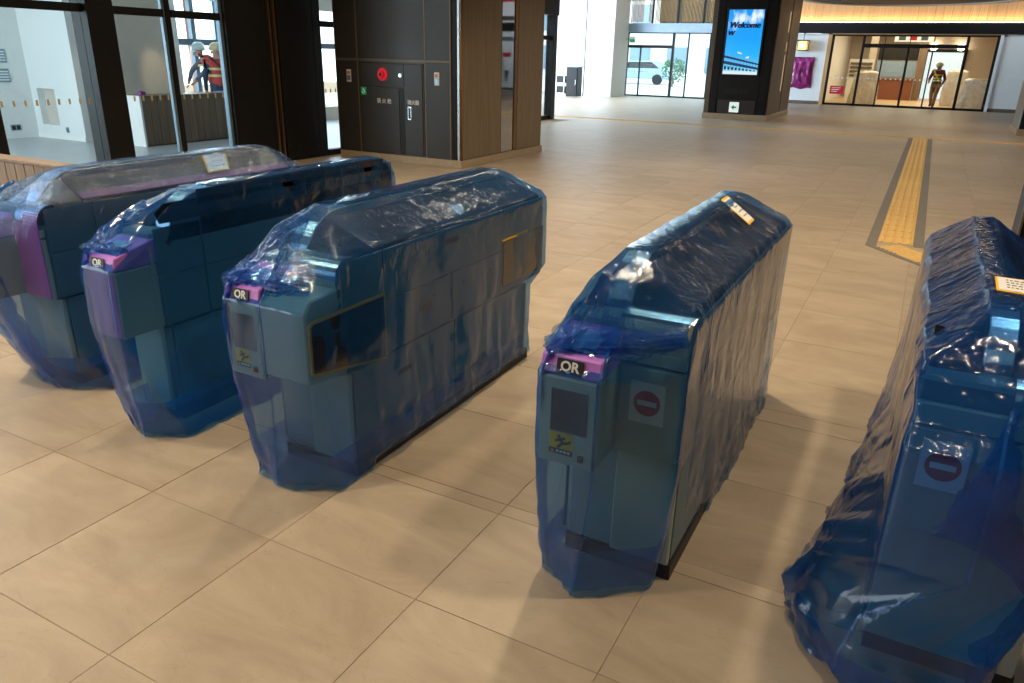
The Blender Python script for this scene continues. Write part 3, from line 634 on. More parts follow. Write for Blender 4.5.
# far left glazing
V = sthing('window_3', 'far left glazed entrance with steel beam and bamboo blinds above', 'window', (-10.5, FY, 0))
box('blind_backing', M_walnut, -12.3, -5.9, FY+.16, FY+.18, 3.9, 5.2, V); box('blind_backing', M_walnut, -10.9, -5.9, FY+.16, FY+.18, 2.98, 3.9, V); box('beam', M_alu, -12.7, -5.9, FY-.25, FY+.1, 2.62, 2.98, V)  # brown panel added behind the blinds to block the bright sky
for x, w_, z1 in ((-12.30, .14, 2.6), (-11.62, .05, 2.0), (-10.20, .10, 2.6), (-9.52, .05, 2.6), (-8.6, .1, 2.6), (-7.4, .06, 2.6), (-6.2, .06, 2.6)): box('mullion', M_black, x, x+w_, FY-.05, FY+.05, 0, z1, V)
box('header', M_black, -12.2, -10.2, FY-.06, FY+.06, 2.0, 2.12, V); box('sill_rail', M_black, -12.3, -5.9, FY-.04, FY+.04, 0, .06, V); box('head_rail', M_black, -12.3, -5.9, FY-.04, FY+.04, 2.58, 2.62, V)
for x0, x1 in ((-12.16, -11.62), (-11.57, -10.2), (-10.10, -9.52), (-9.47, -8.6), (-8.5, -7.4), (-7.34, -6.2)):
    box('pane', M_glassblue, x0, x1, FY-.006, FY+.006, .06, 2.58, V)
    n_ = int((x1-x0)/.12)
    for k in range(n_): box('glass_marker', M_signwhite, x0+.06+k*.12-.03, x0+.06+k*.12+.03, FY-.012, FY-.007, .98, 1.05, V)
for x in (-12.3, -11.2, -10.1, -9.0, -7.9, -6.8): box('mullion', M_black, x, x+.07, FY-.04, FY+.04, 2.98, 5.2, V)
for x0 in (-12.23, -11.13, -10.03, -8.93, -7.83):
    box('pane', M_glass, x0, x0+1.03, FY-.006, FY+.006, 2.98, 5.2, V)
    for k in range(17):
        x = x0+.05+k*.058
        box('bamboo_slat', M_cedar, x, x+.032, FY+.10, FY+.13, (3.05 if k % 5 else 3.0)+(1.0 if x0 < -12 and k > 9 and k < 14 else 0), 5.2, V)
t = thing('exit_sign', 'small green exit sign hanging above the far left glass door', 'sign', (-12.0, FY-.12, 2.22))
box('sign_box', M_signwhite, -12.1, -11.84, FY-.16, FY-.06, 2.2, 2.46, t); box('sign_face', M_green, -12.08, -11.86, FY-.165, FY-.16, 2.22, 2.35, t)
wb = sthing('wall_block', 'sunlit white wall block at the bright entrance on the left', 'wall', (-12.8, 32.4, 0))
box('wall_face', M_white, -13.36, -12.12, 31.5, FY-.3, 0, 5.2, wb); box('wall_face', M_plaster, -12.12, -12.10, 31.52, FY-.3, 0, 5.2, wb); box('edge_strip', M_panel, -13.40, -13.36, 31.48, 31.56, 0, 5.2, wb)  # right side's shade put into the colour: grey plaster sheet over the white block
struct(box('wall_entrance', M_white, -16, -13.4, 34.6, 34.8, 0, 5.2), 'pale wall set back beside the bright entrance', 'wall')
box('entrance_floor_outside', M_pave, -30, 8, 33.6, 60, -.012, -.002, box_floor)
t = thing('storage_cabinet', 'black cabinet beside the bright entrance wall', 'cabinet', (-13.3, 29.9, 0))
box('body', M_black, -13.35, -12.85, 29.6, 30.1, .04, 1.18, t, .01); box('door', M_blackpanel, -13.33, -12.87, 29.58, 29.6, .08, 1.14, t); box('handle', M_steel, -12.93, -12.91, 29.56, 29.58, .5, .7, t); box('worktop', M_alu, -13.40, -12.82, 29.56, 30.12, 1.18, 1.22, t)
t = thing('wire_trolley', 'white shelf trolley standing beside the black cabinet', 'trolley', (-13.7, 29.9, 0))
for sx in (-13.86, -13.46):
    for sy in (29.65, 30.05): build(B().cyl((sx, sy, 0), (sx, sy, 1.2), .018), 'post', M_signwhite, t)
for z in (.15, .55, .95, 1.2): box('shelf', M_signwhite, -13.88, -13.44, 29.63, 30.07, z-.015, z+.015, t)
for z in (.165, .565): box('crate', M_black, -13.82, -13.5, 29.7, 30.0, z, z+.26, t)
# entrance wing roof and end wall
struct(box('ceiling_wing', M_white, -16, -8.95, 19.0, 34.8, 5.2, 5.3), 'white ceiling of the bright entrance wing', 'ceiling')
struct(box('ceiling_far', M_darkceil, -8.95, 8.2, 30.5, 34.2, 5.2, 5.3), 'dark upper ceiling in front of the cedar boards', 'ceiling')

# ------------------------------------------------------------------ inside the far shop
struct(box('wall_shop_back', M_plaster, -4.2, 2.4, 44, 44.2, 0, 3), 'pale back wall of the lit shop', 'wall')
sb = bpy.data.objects['wall_shop_back']
struct(box('wall_shop_left', M_white, -4.3, -4.1, 33.8, 44, 0, 3), 'white left wall inside the lit shop', 'wall')
struct(box('wall_shop_right', M_walnut, 2.3, 2.5, 33.8, 44, 0, 3), 'brown wood right wall inside the lit shop', 'wall')
struct(box('ceiling_shop', M_cedar, -4.3, 2.5, 33.8, 44.2, 3.0, 3.1), 'wooden ceiling of the lit shop', 'ceiling')
struct(box('floor_shop', mat('shop_floor', srgb(196, 168, 128), .4), -4.2, 2.4, 33.56, 44, -.01, .006), 'warm beige floor of the lit shop', 'floor')
area('shop_ceiling_light', (-1, 38.5, 2.96), (-1, 38.5, 0), 4.5, 7, 330, (1, .80, .52))
t = thing('doorway', 'bright doorway with twin lamps at the back of the shop', 'doorway', (.3, 43.9, 0))
box('day_panel', mat('daylit_glass', srgb(190, 210, 215), .3, emit=(.72, .86, .92), estr=.9), -.55, 1.05, 43.92, 43.98, 0, 2.15, t)
box('door_frame', M_black, -.62, -.55, 43.86, 43.98, 0, 2.25, t); box('door_frame', M_black, 1.05, 1.12, 43.86, 43.98, 0, 2.25, t); box('door_frame', M_black, -.62, 1.12, 43.86, 43.98, 2.15, 2.3, t)
for x in (-.35, .8): build(B().cyl((x, 43.8, 2.42), (x, 43.7, 2.40), .16, .18, 14), 'lamp', M_lampwarm, t)
t = thing('shop_counter', 'reddish brown shop counter with menu boards above', 'counter', (-1.6, 41, 0))
box('counter_front', mat('brick_red_wood', srgb(128, 78, 56), .5), -2.6, -.9, 40.6, 41.2, .0, .9, t); box('worktop', M_walnut, -2.65, -.85, 40.55, 41.25, .9, .95, t)
box('menu_board', M_ink, -2.6, -.9, 41.9, 41.95, 1.75, 2.4, t); box('wall_panel', M_pad, -2.6, -.9, 41.9, 41.95, 1.0, 1.7, t); box('column', M_walnut, -.85, -.55, 40.9, 41.2, 0, 2.98, t); box('column', M_plaster, -2.95, -2.65, 40.9, 41.2, 0, 2.98, t)

t = thing('wall_shelf_rack', 'dark slatted rack on the shop left wall behind a covered table', 'rack', (-3.0, 38.9, .9))
for k in range(4): box('rack_slat', M_greyoak, -3.5, -2.6, 38.88, 38.94, 1.0+.17*k, 1.10+.17*k, t)
box('rack_back', M_white, -3.55, -2.55, 38.94, 38.98, .0, 1.75, t)
t = thing('ceiling_sign_box', 'white lit sign box hanging inside the shop', 'sign', (-1.05, 36, 2.35))
box('sign_box', mat('lit_white_box', srgb(230, 225, 214), .5, emit=(1, .95, .85), estr=.4), -1.75, -.35, 36, 36.1, 2.42, 2.68, t)
for x in (-1.6, -.5): build(B().cyl((x, 36.05, 2.68), (x, 36.05, 3.0), .012), 'rod', M_steel, t)
for k in range(3): box('print_block', M_signred if k == 1 else M_alu, -1.6+.4*k, -1.35+.4*k, 35.99, 36.0, 2.48, 2.62, t)

# ------------------------------------------------------------------ draped sheets
def interp_levels(levels, z):
    for (za, pa), (zb, pb) in zip(levels, levels[1:]):
        if za <= z <= zb:
            t = (z-za)/(zb-za) if zb > za else 0
            return [(a[0]+(b[0]-a[0])*t, a[1]+(b[1]-a[1])*t) for a, b in zip(pa, pb)]
    return levels[-1][1]
def drape(levels, counts, nz, seed, fold=.008, crumple=.005, hem=None, hem_wave=.012, smooth_n=3, skirt=.02, low_crumple=.0):
    """closed sheet lofted over outlines given from the hem upwards; returns (verts, faces, ring, rows)"""
    z0, z1 = levels[0][0], levels[-1][0]
    # spacing: even steps plus every control height
    hs_ = sorted(set([round(z0+(z1-z0)*k/nz, 4) for k in range(nz+1)]+[round(l[0], 4) for l in levels]))
    V_ = []; n = sum(counts); cen = None
    for h in hs_:
        poly = interp_levels(levels, h); ring = []
        for i, c in enumerate(counts):
            a, b = poly[i], poly[(i+1) % len(poly)]
            for k in range(c):
                t = k/c; ring.append((a[0]+(b[0]-a[0])*t, a[1]+(b[1]-a[1])*t))
        for _ in range(smooth_n):
            ring = [((ring[i-1][0]+2*ring[i][0]+ring[(i+1) % n][0])/4, (ring[i-1][1]+2*ring[i][1]+ring[(i+1) % n][1])/4) for i in range(n)]
        up_ = (h-z0)/(z1-z0)
        for i in range(n):
            x, y = ring[i]; tx, ty = ring[(i+1) % n][0]-ring[i-1][0], ring[(i+1) % n][1]-ring[i-1][1]
            L_ = math.hypot(tx, ty) or 1; ox, oy = ty/L_, -tx/L_
            s = i/n*40
            low = max(0, 1-up_*1.25)
            f1 = fbm((s*.42+seed*7, up_*.9+seed, seed), 3)*1.3; f2 = fbm((s*2.2+up_*2, up_*1.6+3, seed+5), 2)
            cr = 1-abs(2*fbm((x*7+seed, y*7, h*9), 3))
            d = fold*(.35+1.5*low)*(f1+.22*f2) + crumple*(cr-.5)*(.15+.85*max(low*.6, min(1, max(0, (up_-.72)/.15))))
            if up_ < .35: d += low_crumple*(1-up_/.35)*(.9-abs(3*fbm((x*4.5+seed, y*4.5, h*6), 4)))
            d = max(d, -.006 if up_ > .4 else -.03)
            hz = h
            if hem: hz += hem(x, y)*max(0, 1-up_/.25)
            if h == hs_[0]: hz += hem_wave*abs(fbm((s*1.1, seed, 2), 2)); d += skirt*.3*fbm((s*1.7, seed+9, 4), 2)
            V_.append((x+ox*d, y+oy*d, hz+(crumple*.6*fbm((x*9, y*9, seed), 2) if up_ > .8 else 0)))
    rows = len(hs_); F_ = [(j*n+i, j*n+(i+1) % n, (j+1)*n+(i+1) % n, (j+1)*n+i) for j in range(rows-1) for i in range(n)]
    # close the top as a strip between the two long sides
    top = (rows-1)*n; half = n//2
    off = counts[0]//2 if len(counts) > 4 else 0
    idx = [top+(i+off) % n for i in range(n)]
    for i in range(half-1): F_.append((idx[i], idx[i+1], idx[n-2-i], idx[n-1-i]))
    return V_, F_, n, rows, hs_
def film_mesh(name, V_, F_, m, parent=None, smooth=True):
    me = bpy.data.meshes.new(name); me.from_pydata(V_, [], F_); me.update()
    bm = bmesh.new(); bm.from_mesh(me); bmesh.ops.recalc_face_normals(bm, faces=bm.faces); bm.to_mesh(me); bm.free()
    return finish(name, me, m, parent, smooth=smooth)
def fold_ribbon(path, width, seed, nz=5, amp=.02, across=(0, 0, 1)):
    """bunched strip of sheet: an accordion-pleated ribbon along a path"""
    P_ = [Vector(p) for p in path]; segs = 14; V_ = []; F_ = []; m_ = nz*4
    tot = []
    for a, b in zip(P_, P_[1:]):
        for k in range(segs): tot.append(a.lerp(b, k/segs))
    tot.append(P_[-1])
    for q, c in enumerate(tot):
        d = (tot[min(q+1, len(tot)-1)]-tot[max(q-1, 0)]).normalized(); ac = Vector(across); nrm = d.cross(ac).normalized(); ac2 = nrm.cross(d).normalized()
        tq = q/(len(tot)-1); wloc = width*(.45+.55*math.sin(math.pi*min(1, max(0, tq*.9+.08))))*(1+.25*fbm((q*.3, seed, 0), 2))
        for k in range(m_+1):
            s = k/m_-.5
            zig = amp*math.sin(k/m_*nz*2*math.pi+1.5*fbm((q*.12, seed, k*.05), 2))*(1+.8*fbm((q*.2, k*.2, seed), 2))
            V_.append(c+ac2*wloc*s+nrm*(zig+.01*fbm((q*.35, k*.35, seed+3), 2)))
    for q in range(len(tot)-1):
        for k in range(m_): a = q*(m_+1)+k; F_.append((a, a+1, a+m_+2, a+m_+1))
    return [tuple(v) for v in V_], F_

CNT = [20, 20, 64, 64, 20, 20, 64, 64]     # FL-FM-FR | FR-RM-BR | BR-BM-BL | BL-LM-FL
def outline(xl, xm, xr, yfl, yfm, yfr, yb, ym=2.7, xs=None):
    xs = xl if xs is None else xs
    return [(xl, yfl), (xm, yfm), (xr, yfr), (xr, ym), (xr, yb), ((xs+xr)/2, yb), (xs, yb), (xs, ym)]
def seam_strip(V_, n, rows, k, width=.004):
    vv = []; ff = []
    for j in range(rows):
        x, y, z = V_[j*n+k]; x2, y2, _ = V_[j*n+k+1]; x0_, y0_, _ = V_[j*n+k-1]
        tx, ty = x2-x0_, y2-y0_; L_ = math.hypot(tx, ty) or 1; tx /= L_; ty /= L_; ox, oy = ty*.003, -tx*.003
        vv += [(x-tx*width+ox, y-ty*width+oy, z), (x+tx*width+ox, y+ty*width+oy, z)]
        if j: a = 2*j; ff.append((a-2, a-1, a+1, a))
    return vv, ff

# ------------------------------------------------------------------ ticket gates
def arc(cy, cz, r, a0, a1, n=8): return [(cy+r*math.cos(math.radians(a0+(a1-a0)*i/n)), cz+r*math.sin(math.radians(a0+(a1-a0)*i/n))) for i in range(n+1)]
def sticker(x0, x1, y, z0, z1, parent):
    """yellow caution sticker with a stumbling figure above a black strip"""
    s = box('caution_sticker', M_signyellow, x0, x1, y-.002, y, z0, z1, parent)
    w_, h_ = x1-x0, z1-z0; X = lambda u: x0+w_*u; Z = lambda v: z0+h_*v
    box('caption_strip', M_ink, x0, x1, y-.0028, y-.002, z0, Z(.26), s)
    b = B(); r = w_*.075
    b.cyl((X(.40), y-.0032, Z(.86)), (X(.40), y-.002, Z(.86)), r, r, 10)
    for (u, v), (u2, v2) in (((.42, .76), (.58, .56)), ((.58, .56), (.44, .42)), ((.44, .42), (.36, .30)), ((.58, .56), (.78, .60)), ((.78, .60), (.90, .72)), ((.46, .74), (.66, .80)), ((.44, .72), (.26, .62))):
        d = Vector((X(u2)-X(u), Z(v2)-Z(v))); nn = Vector((-d.y, d.x)).normalized()*w_*.055
        b.prism([(X(u)+nn.x, Z(v)+nn.y), (X(u2)+nn.x, Z(v2)+nn.y), (X(u2)-nn.x, Z(v2)-nn.y), (X(u)-nn.x, Z(v)-nn.y)], 'y', y-.0032, y-.002)
    build(b, 'pictogram', M_ink, s)
    build(B().prism([(X(.06), Z(.05)), (X(.22), Z(.05)), (X(.14), Z(.22))], 'y', y-.0034, y-.0028), 'warning_triangle', M_signyellow, s)
    for k in range(4): box('caption_mark', M_signwhite, X(.30+.16*k), X(.41+.16*k), y-.0034, y-.0028, Z(.09), Z(.19), s)
def no_entry(x0, x1, y, z0, z1, parent):
    s = box('no_entry_sign', M_signwhite, x0, x1, y-.003, y, z0, z1, parent)
    c = ((x0+x1)/2, (z0+z1)/2); r = (x1-x0)*.38
    build(B().cyl((c[0], y-.004, c[1]), (c[0], y-.003, c[1]), r, r, 32), 'red_disc', M_signred, s)
    box('white_bar', M_signwhite, c[0]-r*.72, c[0]+r*.72, y-.0048, y-.004, c[1]-r*.19, c[1]+r*.19, s)
def qr_head(root, x0, x1, yf, front, lettered=True, window=True):
    zt = .728
    prof = [(yf, .446), (yf, zt), (yf+.012, zt+.055), (yf+.25, .845), (yf+.30, .845), (yf+.30, .446)]
    build(B().prism([(yf, .446), (yf, zt), (yf+.30, zt), (yf+.30, .446)], 'x', x0, x1), 'reader_head', M_gate, root, .006)
    tp = build(B().prism([(yf-.002, zt+.002), (yf+.012, zt+.057), (yf+.25, .847), (yf+.31, .847), (yf+.31, zt+.002)], 'x', x0-.002, x1+.002), 'reader_top', M_purple, root, .004)
    w_ = x1-x0; s = (.847-zt-.057)/.238
    pz = lambda y_: zt+.0585+s*(y_-yf-.012)
    build(B().add([(x0+w_*.30, yf+.04, pz(yf+.04)), (x0+w_*.80, yf+.04, pz(yf+.04)), (x0+w_*.80, yf+.13, pz(yf+.13)), (x0+w_*.30, yf+.13, pz(yf+.13)),
                   (x0+w_*.30, yf+.04, pz(yf+.04)+.004), (x0+w_*.80, yf+.04, pz(yf+.04)+.004), (x0+w_*.80, yf+.13, pz(yf+.13)+.004), (x0+w_*.30, yf+.13, pz(yf+.13)+.004)],
                  [(0, 3, 2, 1), (4, 5, 6, 7), (0, 1, 5, 4), (1, 2, 6, 5), (2, 3, 7, 6), (3, 0, 4, 7)]), 'reader_pad', M_pad, tp)
    if lettered:
        U = Vector((0, .012, .055)).normalized()
        c = Vector((x0+w_*.50, yf+.003, zt+.03)); a = c-U*.021; d = c+U*.021; nrm = Vector((0, -U.z, U.y))*.003
        build(B().add([a+Vector((-.04, 0, 0)), a+Vector((.04, 0, 0)), d+Vector((.04, 0, 0)), d+Vector((-.04, 0, 0)), a+Vector((-.04, 0, 0))+nrm, a+Vector((.04, 0, 0))+nrm, d+Vector((.04, 0, 0))+nrm, d+Vector((-.04, 0, 0))+nrm],
                      [(0, 3, 2, 1), (4, 5, 6, 7), (0, 1, 5, 4), (1, 2, 6, 5), (2, 3, 7, 6), (3, 0, 4, 7)]), 'letter_plate', M_ink, tp)
        text('lettering', 'QR', .05, M_textwhite, c+nrm*1.1, (1, 0, 0), U, tp, .0015, depth=.0006, width=.058)
    fp = box('head_front', front, x0+.004, x1-.004, yf-.004, yf, .452, zt-.006, root, .002)
    if window:
        build(B().box(x0+w_*.22, x0+w_*.86, yf-.007, yf-.004, .556, .69), 'scanner_window', M_gateblack, root, .003)
        sticker(x0+w_*.22, x0+w_*.64, yf-.004, .484, .55, root); box('cable_clip', M_ink, x0+w_*.74, x0+w_*.83, yf-.012, yf-.004, .475, .495, root)
STK = ((2.43, 2.52, .555, .585), (2.27, 2.36, .325, .35), (2.63, 2.74, .80, .825))
def gate(label, xl, xr, fl, fr_, head_l, front, right='plain', flushright=False, yb=3.61, headfront=None, signside='right', yfr=1.93):
    root = thing('ticket_gate', label, 'ticket gate', ((xl+xr)/2, 2.69, 0), 'row of covered ticket gates')
    box('base', M_base, xl+.015, xr+.005, 1.98, 3.44, 0, .055, root)
    box('lower_body', M_gatelow, xl+.012, xr-.012, 1.97, 3.42, .055, .45, root, .02)
    zs = .865 if not flushright else .93
    box('upper_body', M_gateside, xl+.004, xr-.006, yfr+.02, yb-.02, .445, .86, root, .01)
    # side panels, each with its own joint
    for s, xa, xb in (('r', xr-.006, xr), ('l', xl, xl+.006)):
        zt = .975 if (flushright and s == 'r') else .87
        for y0, y1, z0, z1 in ((1.99, 2.70, .07, .44), (2.705, 3.41, .07, .44), (2.20, 2.68, .45, .665), (2.684, 3.14, .45, .665), (2.20, 3.14, .669, zt), (yfr+.03, 2.196, .45, .665), (yfr+.03, 2.196, .669, zt), (3.144, yb-.03, .45, .665), (3.144, yb-.03, .669, zt)):
            if flushright and s == 'r' and z1 > .9 and y0 < 2.1: z1 = .87
            pn = box('side_panel', M_gateside, xa, xb, y0+.002, y1-.002, z0+.001, z1-.001, root)
    # central fin with rounded ends
    prof = [(2.02, .80)]+arc(2.24, .79, .21, 180, 90, 10)+arc(3.45, .86, .14, 90, 0, 8)+[(3.59, .80)]
    build(B().prism(prof, 'x', fl, fr_), 'fin', M_steel, root, .006)
    box('fin_cap', M_roof, fl+.008, fr_-.008, 2.30, 3.42, .998, 1.004, root)
    # sloping roof panels
    def slope(x_in, x_out, nm):
        y0, y1 = 2.16, yb-.05
        build(B().add([(x_in, y0, .82), (x_out, y0, .82), (x_out, y1, .82), (x_in, y1, .82), (x_in, y0, .972), (x_out, y0, .880), (x_out, y1, .880), (x_in, y1, .962)],
                      [(0, 3, 2, 1), (4, 5, 6, 7), (0, 1, 5, 4), (1, 2, 6, 5), (2, 3, 7, 6), (3, 0, 4, 7)]), nm, M_roof, root, .004)
    if not flushright:
        slope(fr_, xr-.013, 'roof_panel')
        xo = xr-.013
        build(B().add([(fr_+.002, 2.03, .80), (xo, 2.03, .80), (xo, 2.16, .80), (fr_+.002, 2.16, .80), (fr_+.002, 2.03, .875), (xo, 2.03, .868), (xo, 2.16, .880), (fr_+.002, 2.16, .971)],
                      [(0, 3, 2, 1), (4, 5, 6, 7), (0, 1, 5, 4), (1, 2, 6, 5), (2, 3, 7, 6), (3, 0, 4, 7)]), 'hood_glass', M_gateblack, root)
        roll = arc(2.0, .81, .075, 200, 60, 12)+[(2.06, .78), (1.93, .78)]
        build(B().prism(roll, 'x', fr_+.001, xr-.001), 'rolled_edge', M_steel, root, smooth=False)
        f0 = head_l and (xl+.175) or xl+.005
        for z0, z1 in ((.06, .44), (.445, .735), (.74, .80)):
            box('front_panel', M_gate, f0+.003, xr-.002, (1.965 if z0 < .1 else yfr), (1.985 if z0 < .1 else yfr+.022), z0+.002, z1-.002, root, .004)
    else:
        build(B().prism([(xr-.006, .94), (xr+.0015, .94), (xr+.0015, 1.0), (xr-.006, 1.0)], 'y', 2.2, 3.5), 'side_cap', M_roof, root)
        b = B().prism(arc(1.97, .925, .035, 180, 90, 6)[:0]+[(2.0, .885), (1.98, .93), (2.03, .965), (3.45, .965), (3.48, .945), (3.48, .905), (3.45, .885)], 'x', xr-.004, xr+.0015)
        build(b, 'side_display', M_gateblack, root)
        box('front_panel', M_gate, xl+.002, xr-.002, yfr, yfr+.02, .06, .80, root, .004)
    if fl-xl > .03: slope(fl, xl+.013, 'roof_panel')
    build(B().prism([(2.0, .80), (2.02, .86), (2.15, .93), (2.15, .80)], 'x', xl+.02, fl-.002) if fl-xl > .05 else B().box(xl+.01, xl+.02, 2.1, 2.15, .80, .85), 'hood_glass', M_gateblack, root)
    if head_l: qr_head(root, xl, xl+head_l, 1.765, headfront or M_gate, True, window=front == 'qr')
    # far head overhang
    box('far_head', M_gate, xl+.004, xr-.004, 3.42, yb, .47, .83, root, .012)
    build(B().box(xl+.01, xr-.01, yb-.14, yb-.004, .83, .858), 'far_reader_top', M_purple, root, .004)
    if right == 'display':
        # right-hand near head with its bordered screen, and a second one at the far end
        build(B().prism([(1.765, .47), (1.765, .735), (1.80, .775), (2.22, .80), (2.22, .42)], 'x', xl+head_l+.004, xr-.002), 'reader_head', M_gate, root, .006)
        build(B().prism([(1.772, .505), (1.772, .690), (1.79, .702), (2.195, .702), (2.195, .43)], 'x', xr-.002, xr+.006), 'screen_border', M_border_o, root)
        build(B().prism([(1.784, .515), (1.784, .684), (1.797, .692), (2.185, .692), (2.185, .442)], 'x', xr+.006, xr+.009), 'side_screen', M_gateblack, root)
        box('side_screen', M_gateblack, xr, xr+.008, 3.14, 3.585, .482, .715, root, .004); box('screen_border', M_signyellow, xr, xr+.01, 3.13, 3.40, .716, .724, root)
        for y0, y1, z0, z1 in STK: box('rating_label', M_panel, xr, xr+.001, y0, y1, z0, z1, root)
    elif right == 'no_entry':
        cx = xr-.105; no_entry(cx-.053, cx+.053, yfr-.001, .56, .69, root)
    elif right == 'no_entry_left':
        no_entry(.142, .248, yfr-.001, .575, .705, root)
    elif right == 'plum':
        box('front_panel', M_plumface, xl+.19, xr-.004, yfr-.006, yfr, .45, .80, root, .003); build(B().prism(arc(2.0, .808, .076, 185, 70, 12)+[(2.05, .79)], 'x', xr-.11, xr-.001), 'plum_hood', M_plumface, root)
        build(B().prism([(xr-.013, .880), (xr-.013, .887), (xr-.06, .912), (xr-.06, .90)], 'y', 2.17, 3.52), 'plum_edge', M_plumglow, root)  # purple glow low on the roof slope, put in as a coloured strip
    for k in range(4): build(B().cyl((xr-.001, 2.3+.24*k, .60), (xr+.002, 2.3+.24*k, .60), .005, n=8), 'screw', M_ink, root)
    return root
gate('leftmost ticket gate with plum front edge, beside the boarded partition, under blue film', -3.84, -3.45, -3.72, -3.62, .17, 'plain', 'plum')
gate('second ticket gate from the left, narrow with plum head and black side strip, under film', -2.90, -2.71, -2.80, -2.71, .185, 'plain', 'plain', True, headfront=M_plumface)
gate('third ticket gate from the left with yellow bordered side screen, under blue film', -2.10, -1.72, -2.04, -1.95, .165, 'qr', 'display')
gate('ticket gate with QR head and no entry sign, second from the right, under film', -.835, -.46, -.755, -.675, .178, 'qr', 'no_entry')
gate('rightmost ticket gate with no entry sign and rolled steel edge, under loose film', .10, .475, .235, .30, 0, 'plain', 'no_entry_left')

# ------------------------------------------------------------------ blue plastic covers
def notice(corners, parent, lines=3):
    """taped paper with a yellow border; corners: near-left, near-right, far-right, far-left"""
    c = [Vector(p) for p in corners]; nrm = (c[1]-c[0]).cross(c[3]-c[0]).normalized()
    def quad(u0, u1, v0, v1, h, t=.0012):
        f = lambda u, v: (c[0].lerp(c[1], u)).lerp(c[3].lerp(c[2], u), v)+nrm*h
        a = [f(u0, v0), f(u1, v0), f(u1, v1), f(u0, v1)]
        return a+[p+nrm*t for p in a]
    FS = [(0, 3, 2, 1), (4, 5, 6, 7), (0, 1, 5, 4), (1, 2, 6, 5), (2, 3, 7, 6), (3, 0, 4, 7)]
    p = build(B().add(quad(0, 1, 0, 1, .002), FS), 'taped_notice', M_signyellow, parent)
    q = build(B().add(quad(.07, .93, .07, .93, .0035), FS), 'notice_paper', M_signwhite, parent)
    b = B(); rr = random.Random(lines)
    for i in range(lines):
        v = .25+.5*i/max(1, lines-1); u = .3
        while u < .8: w_ = rr.uniform(.05, .14); b.add(quad(u, u+w_, v, v+.025, .005), FS); u += w_+.05
    build(b, 'handwriting', M_panel, parent)['kind'] = 'stuff'
def cover(label, levels, seed, m=M_film, fold=.008, crumple=.005, hem=None, nz=64, seam=True, sm=3, low_crumple=.006):
    V_, F_, n, rows, hs_ = drape(levels, CNT, nz, seed, fold, crumple, hem, smooth_n=sm, low_crumple=low_crumple)
    root = thing('plastic_cover', label, 'plastic cover', (sum(p[0] for p in levels[0][1])/8, 2.7, 0), 'blue film covers on the gates')
    film_mesh('film', V_, F_, m, root)
    # added inner layer low down: deepens the haze of film hanging clear
    inner = [(z, [(x+(.014 if x < levels[1][1][1][0] else -.014)*(i != 1), y+(.014 if y < 2.6 else -.014)) for i, (x, y) in enumerate(p)]) for z, p in levels if z < .2]
    V2, F2, n2, rows2, _ = drape([(z+.004*(k == 0), p) for k, (z, p) in enumerate(inner)], CNT, 14, seed+2, fold*.6, .002, hem, smooth_n=sm, low_crumple=.004)
    film_mesh('turned_hem', V2, F2[:(rows2-1)*n2], M_hem, root)
    if seam:
        sv, sf = seam_strip(V_, n, int(rows*.80), CNT[0]); film_mesh('film_seam', sv, sf, M_filmfold, root)
    return root
O = outline
def std(xl, xr, fl, fr_, floor, yf=1.755, yfr=1.90, yb=3.625, head_l=True, tuck=False, flush=False, frs=None):
    xm = xl+.18 if head_l else (xl+xr)/2; e = .008
    a, b = xl-e, xr+e; f0, f1 = fl-e, fr_+e
    t = .0 if not flush else 1.
    Ls = [(.004, floor)]
    mid = O(a, xm, b, yf, yf, yfr, 3.45 if tuck else yb)
    Ls.append((.16, [(.55*p[0]+.45*q[0], .55*p[1]+.45*q[1]) for p, q in zip(floor, mid)]))
    Ls.append((.42, mid))
    Ls.append((.50, O(a, xm, b, yf-.006, yf-.008, yfr-.004, yb)))
    Ls.append((.735, O(a, xm, b, yf-.004, yf-.004, yfr, yb)))
    Ls.append((.80, O(a+.01, xm, b, yf+.055, yf+.05, max(yfr+.01, yf+.06), yb, xs=a)))
    Ls.append((.865, O(a+.02 if head_l else a, xm+.01, b, yf+.13, yf+.13, max(yfr+.05, yf+.15), yb-.01, xs=a)))
    k1 = .0 if flush else .12
    Ls.append((.90, O(a+.03 if head_l else a+.012, xm+.01, b-(b-f1)*k1, yf+.17, yf+.17, max(yfr+.10, yf+.20), yb-.02, xs=a+(f0-a)*.12)))
    Ls.append((.955, O(f0+(a-f0)*.35, (f0+f1)/2, b-(b-f1)*.62, yf+.25, yf+.24, yf+.30, yb-.05)))
    Ls.append((.992, O(f0, (f0+f1)/2, f1+(b-f1)*.12, yf+.36, yf+.34, yf+.37, yb-.10)))
    Ls.append((1.012, O(f0+.006, (f0+f1)/2, f1-.004, yf+.44, yf+.44, yf+.44, yb-.16)))
    if frs:
        Ls = [(z, p) if z < .78 else (z, [p[0], p[1], (p[2][0], max(p[2][1], frs(z)))]+p[3:]) for z, p in Ls]
    return Ls
# gate 1
c1 = cover('crinkled blue film cover on the leftmost ticket gate, with a taped notice', std(-3.84, -3.45, -3.72, -3.62, [(-3.86, 1.98), (-3.48, 1.88), (-3.22, 2.02), (-3.30, 2.7), (-3.42, 3.55), (-3.64, 3.64), (-3.87, 3.6), (-3.95, 2.7)], yf=1.79, yfr=1.895), 11, M_film_r, fold=.012)
notice([(-3.49, 2.93, .915), (-3.51, 3.10, .915), (-3.645, 3.20, .997), (-3.635, 3.02, .997)], c1, 3)
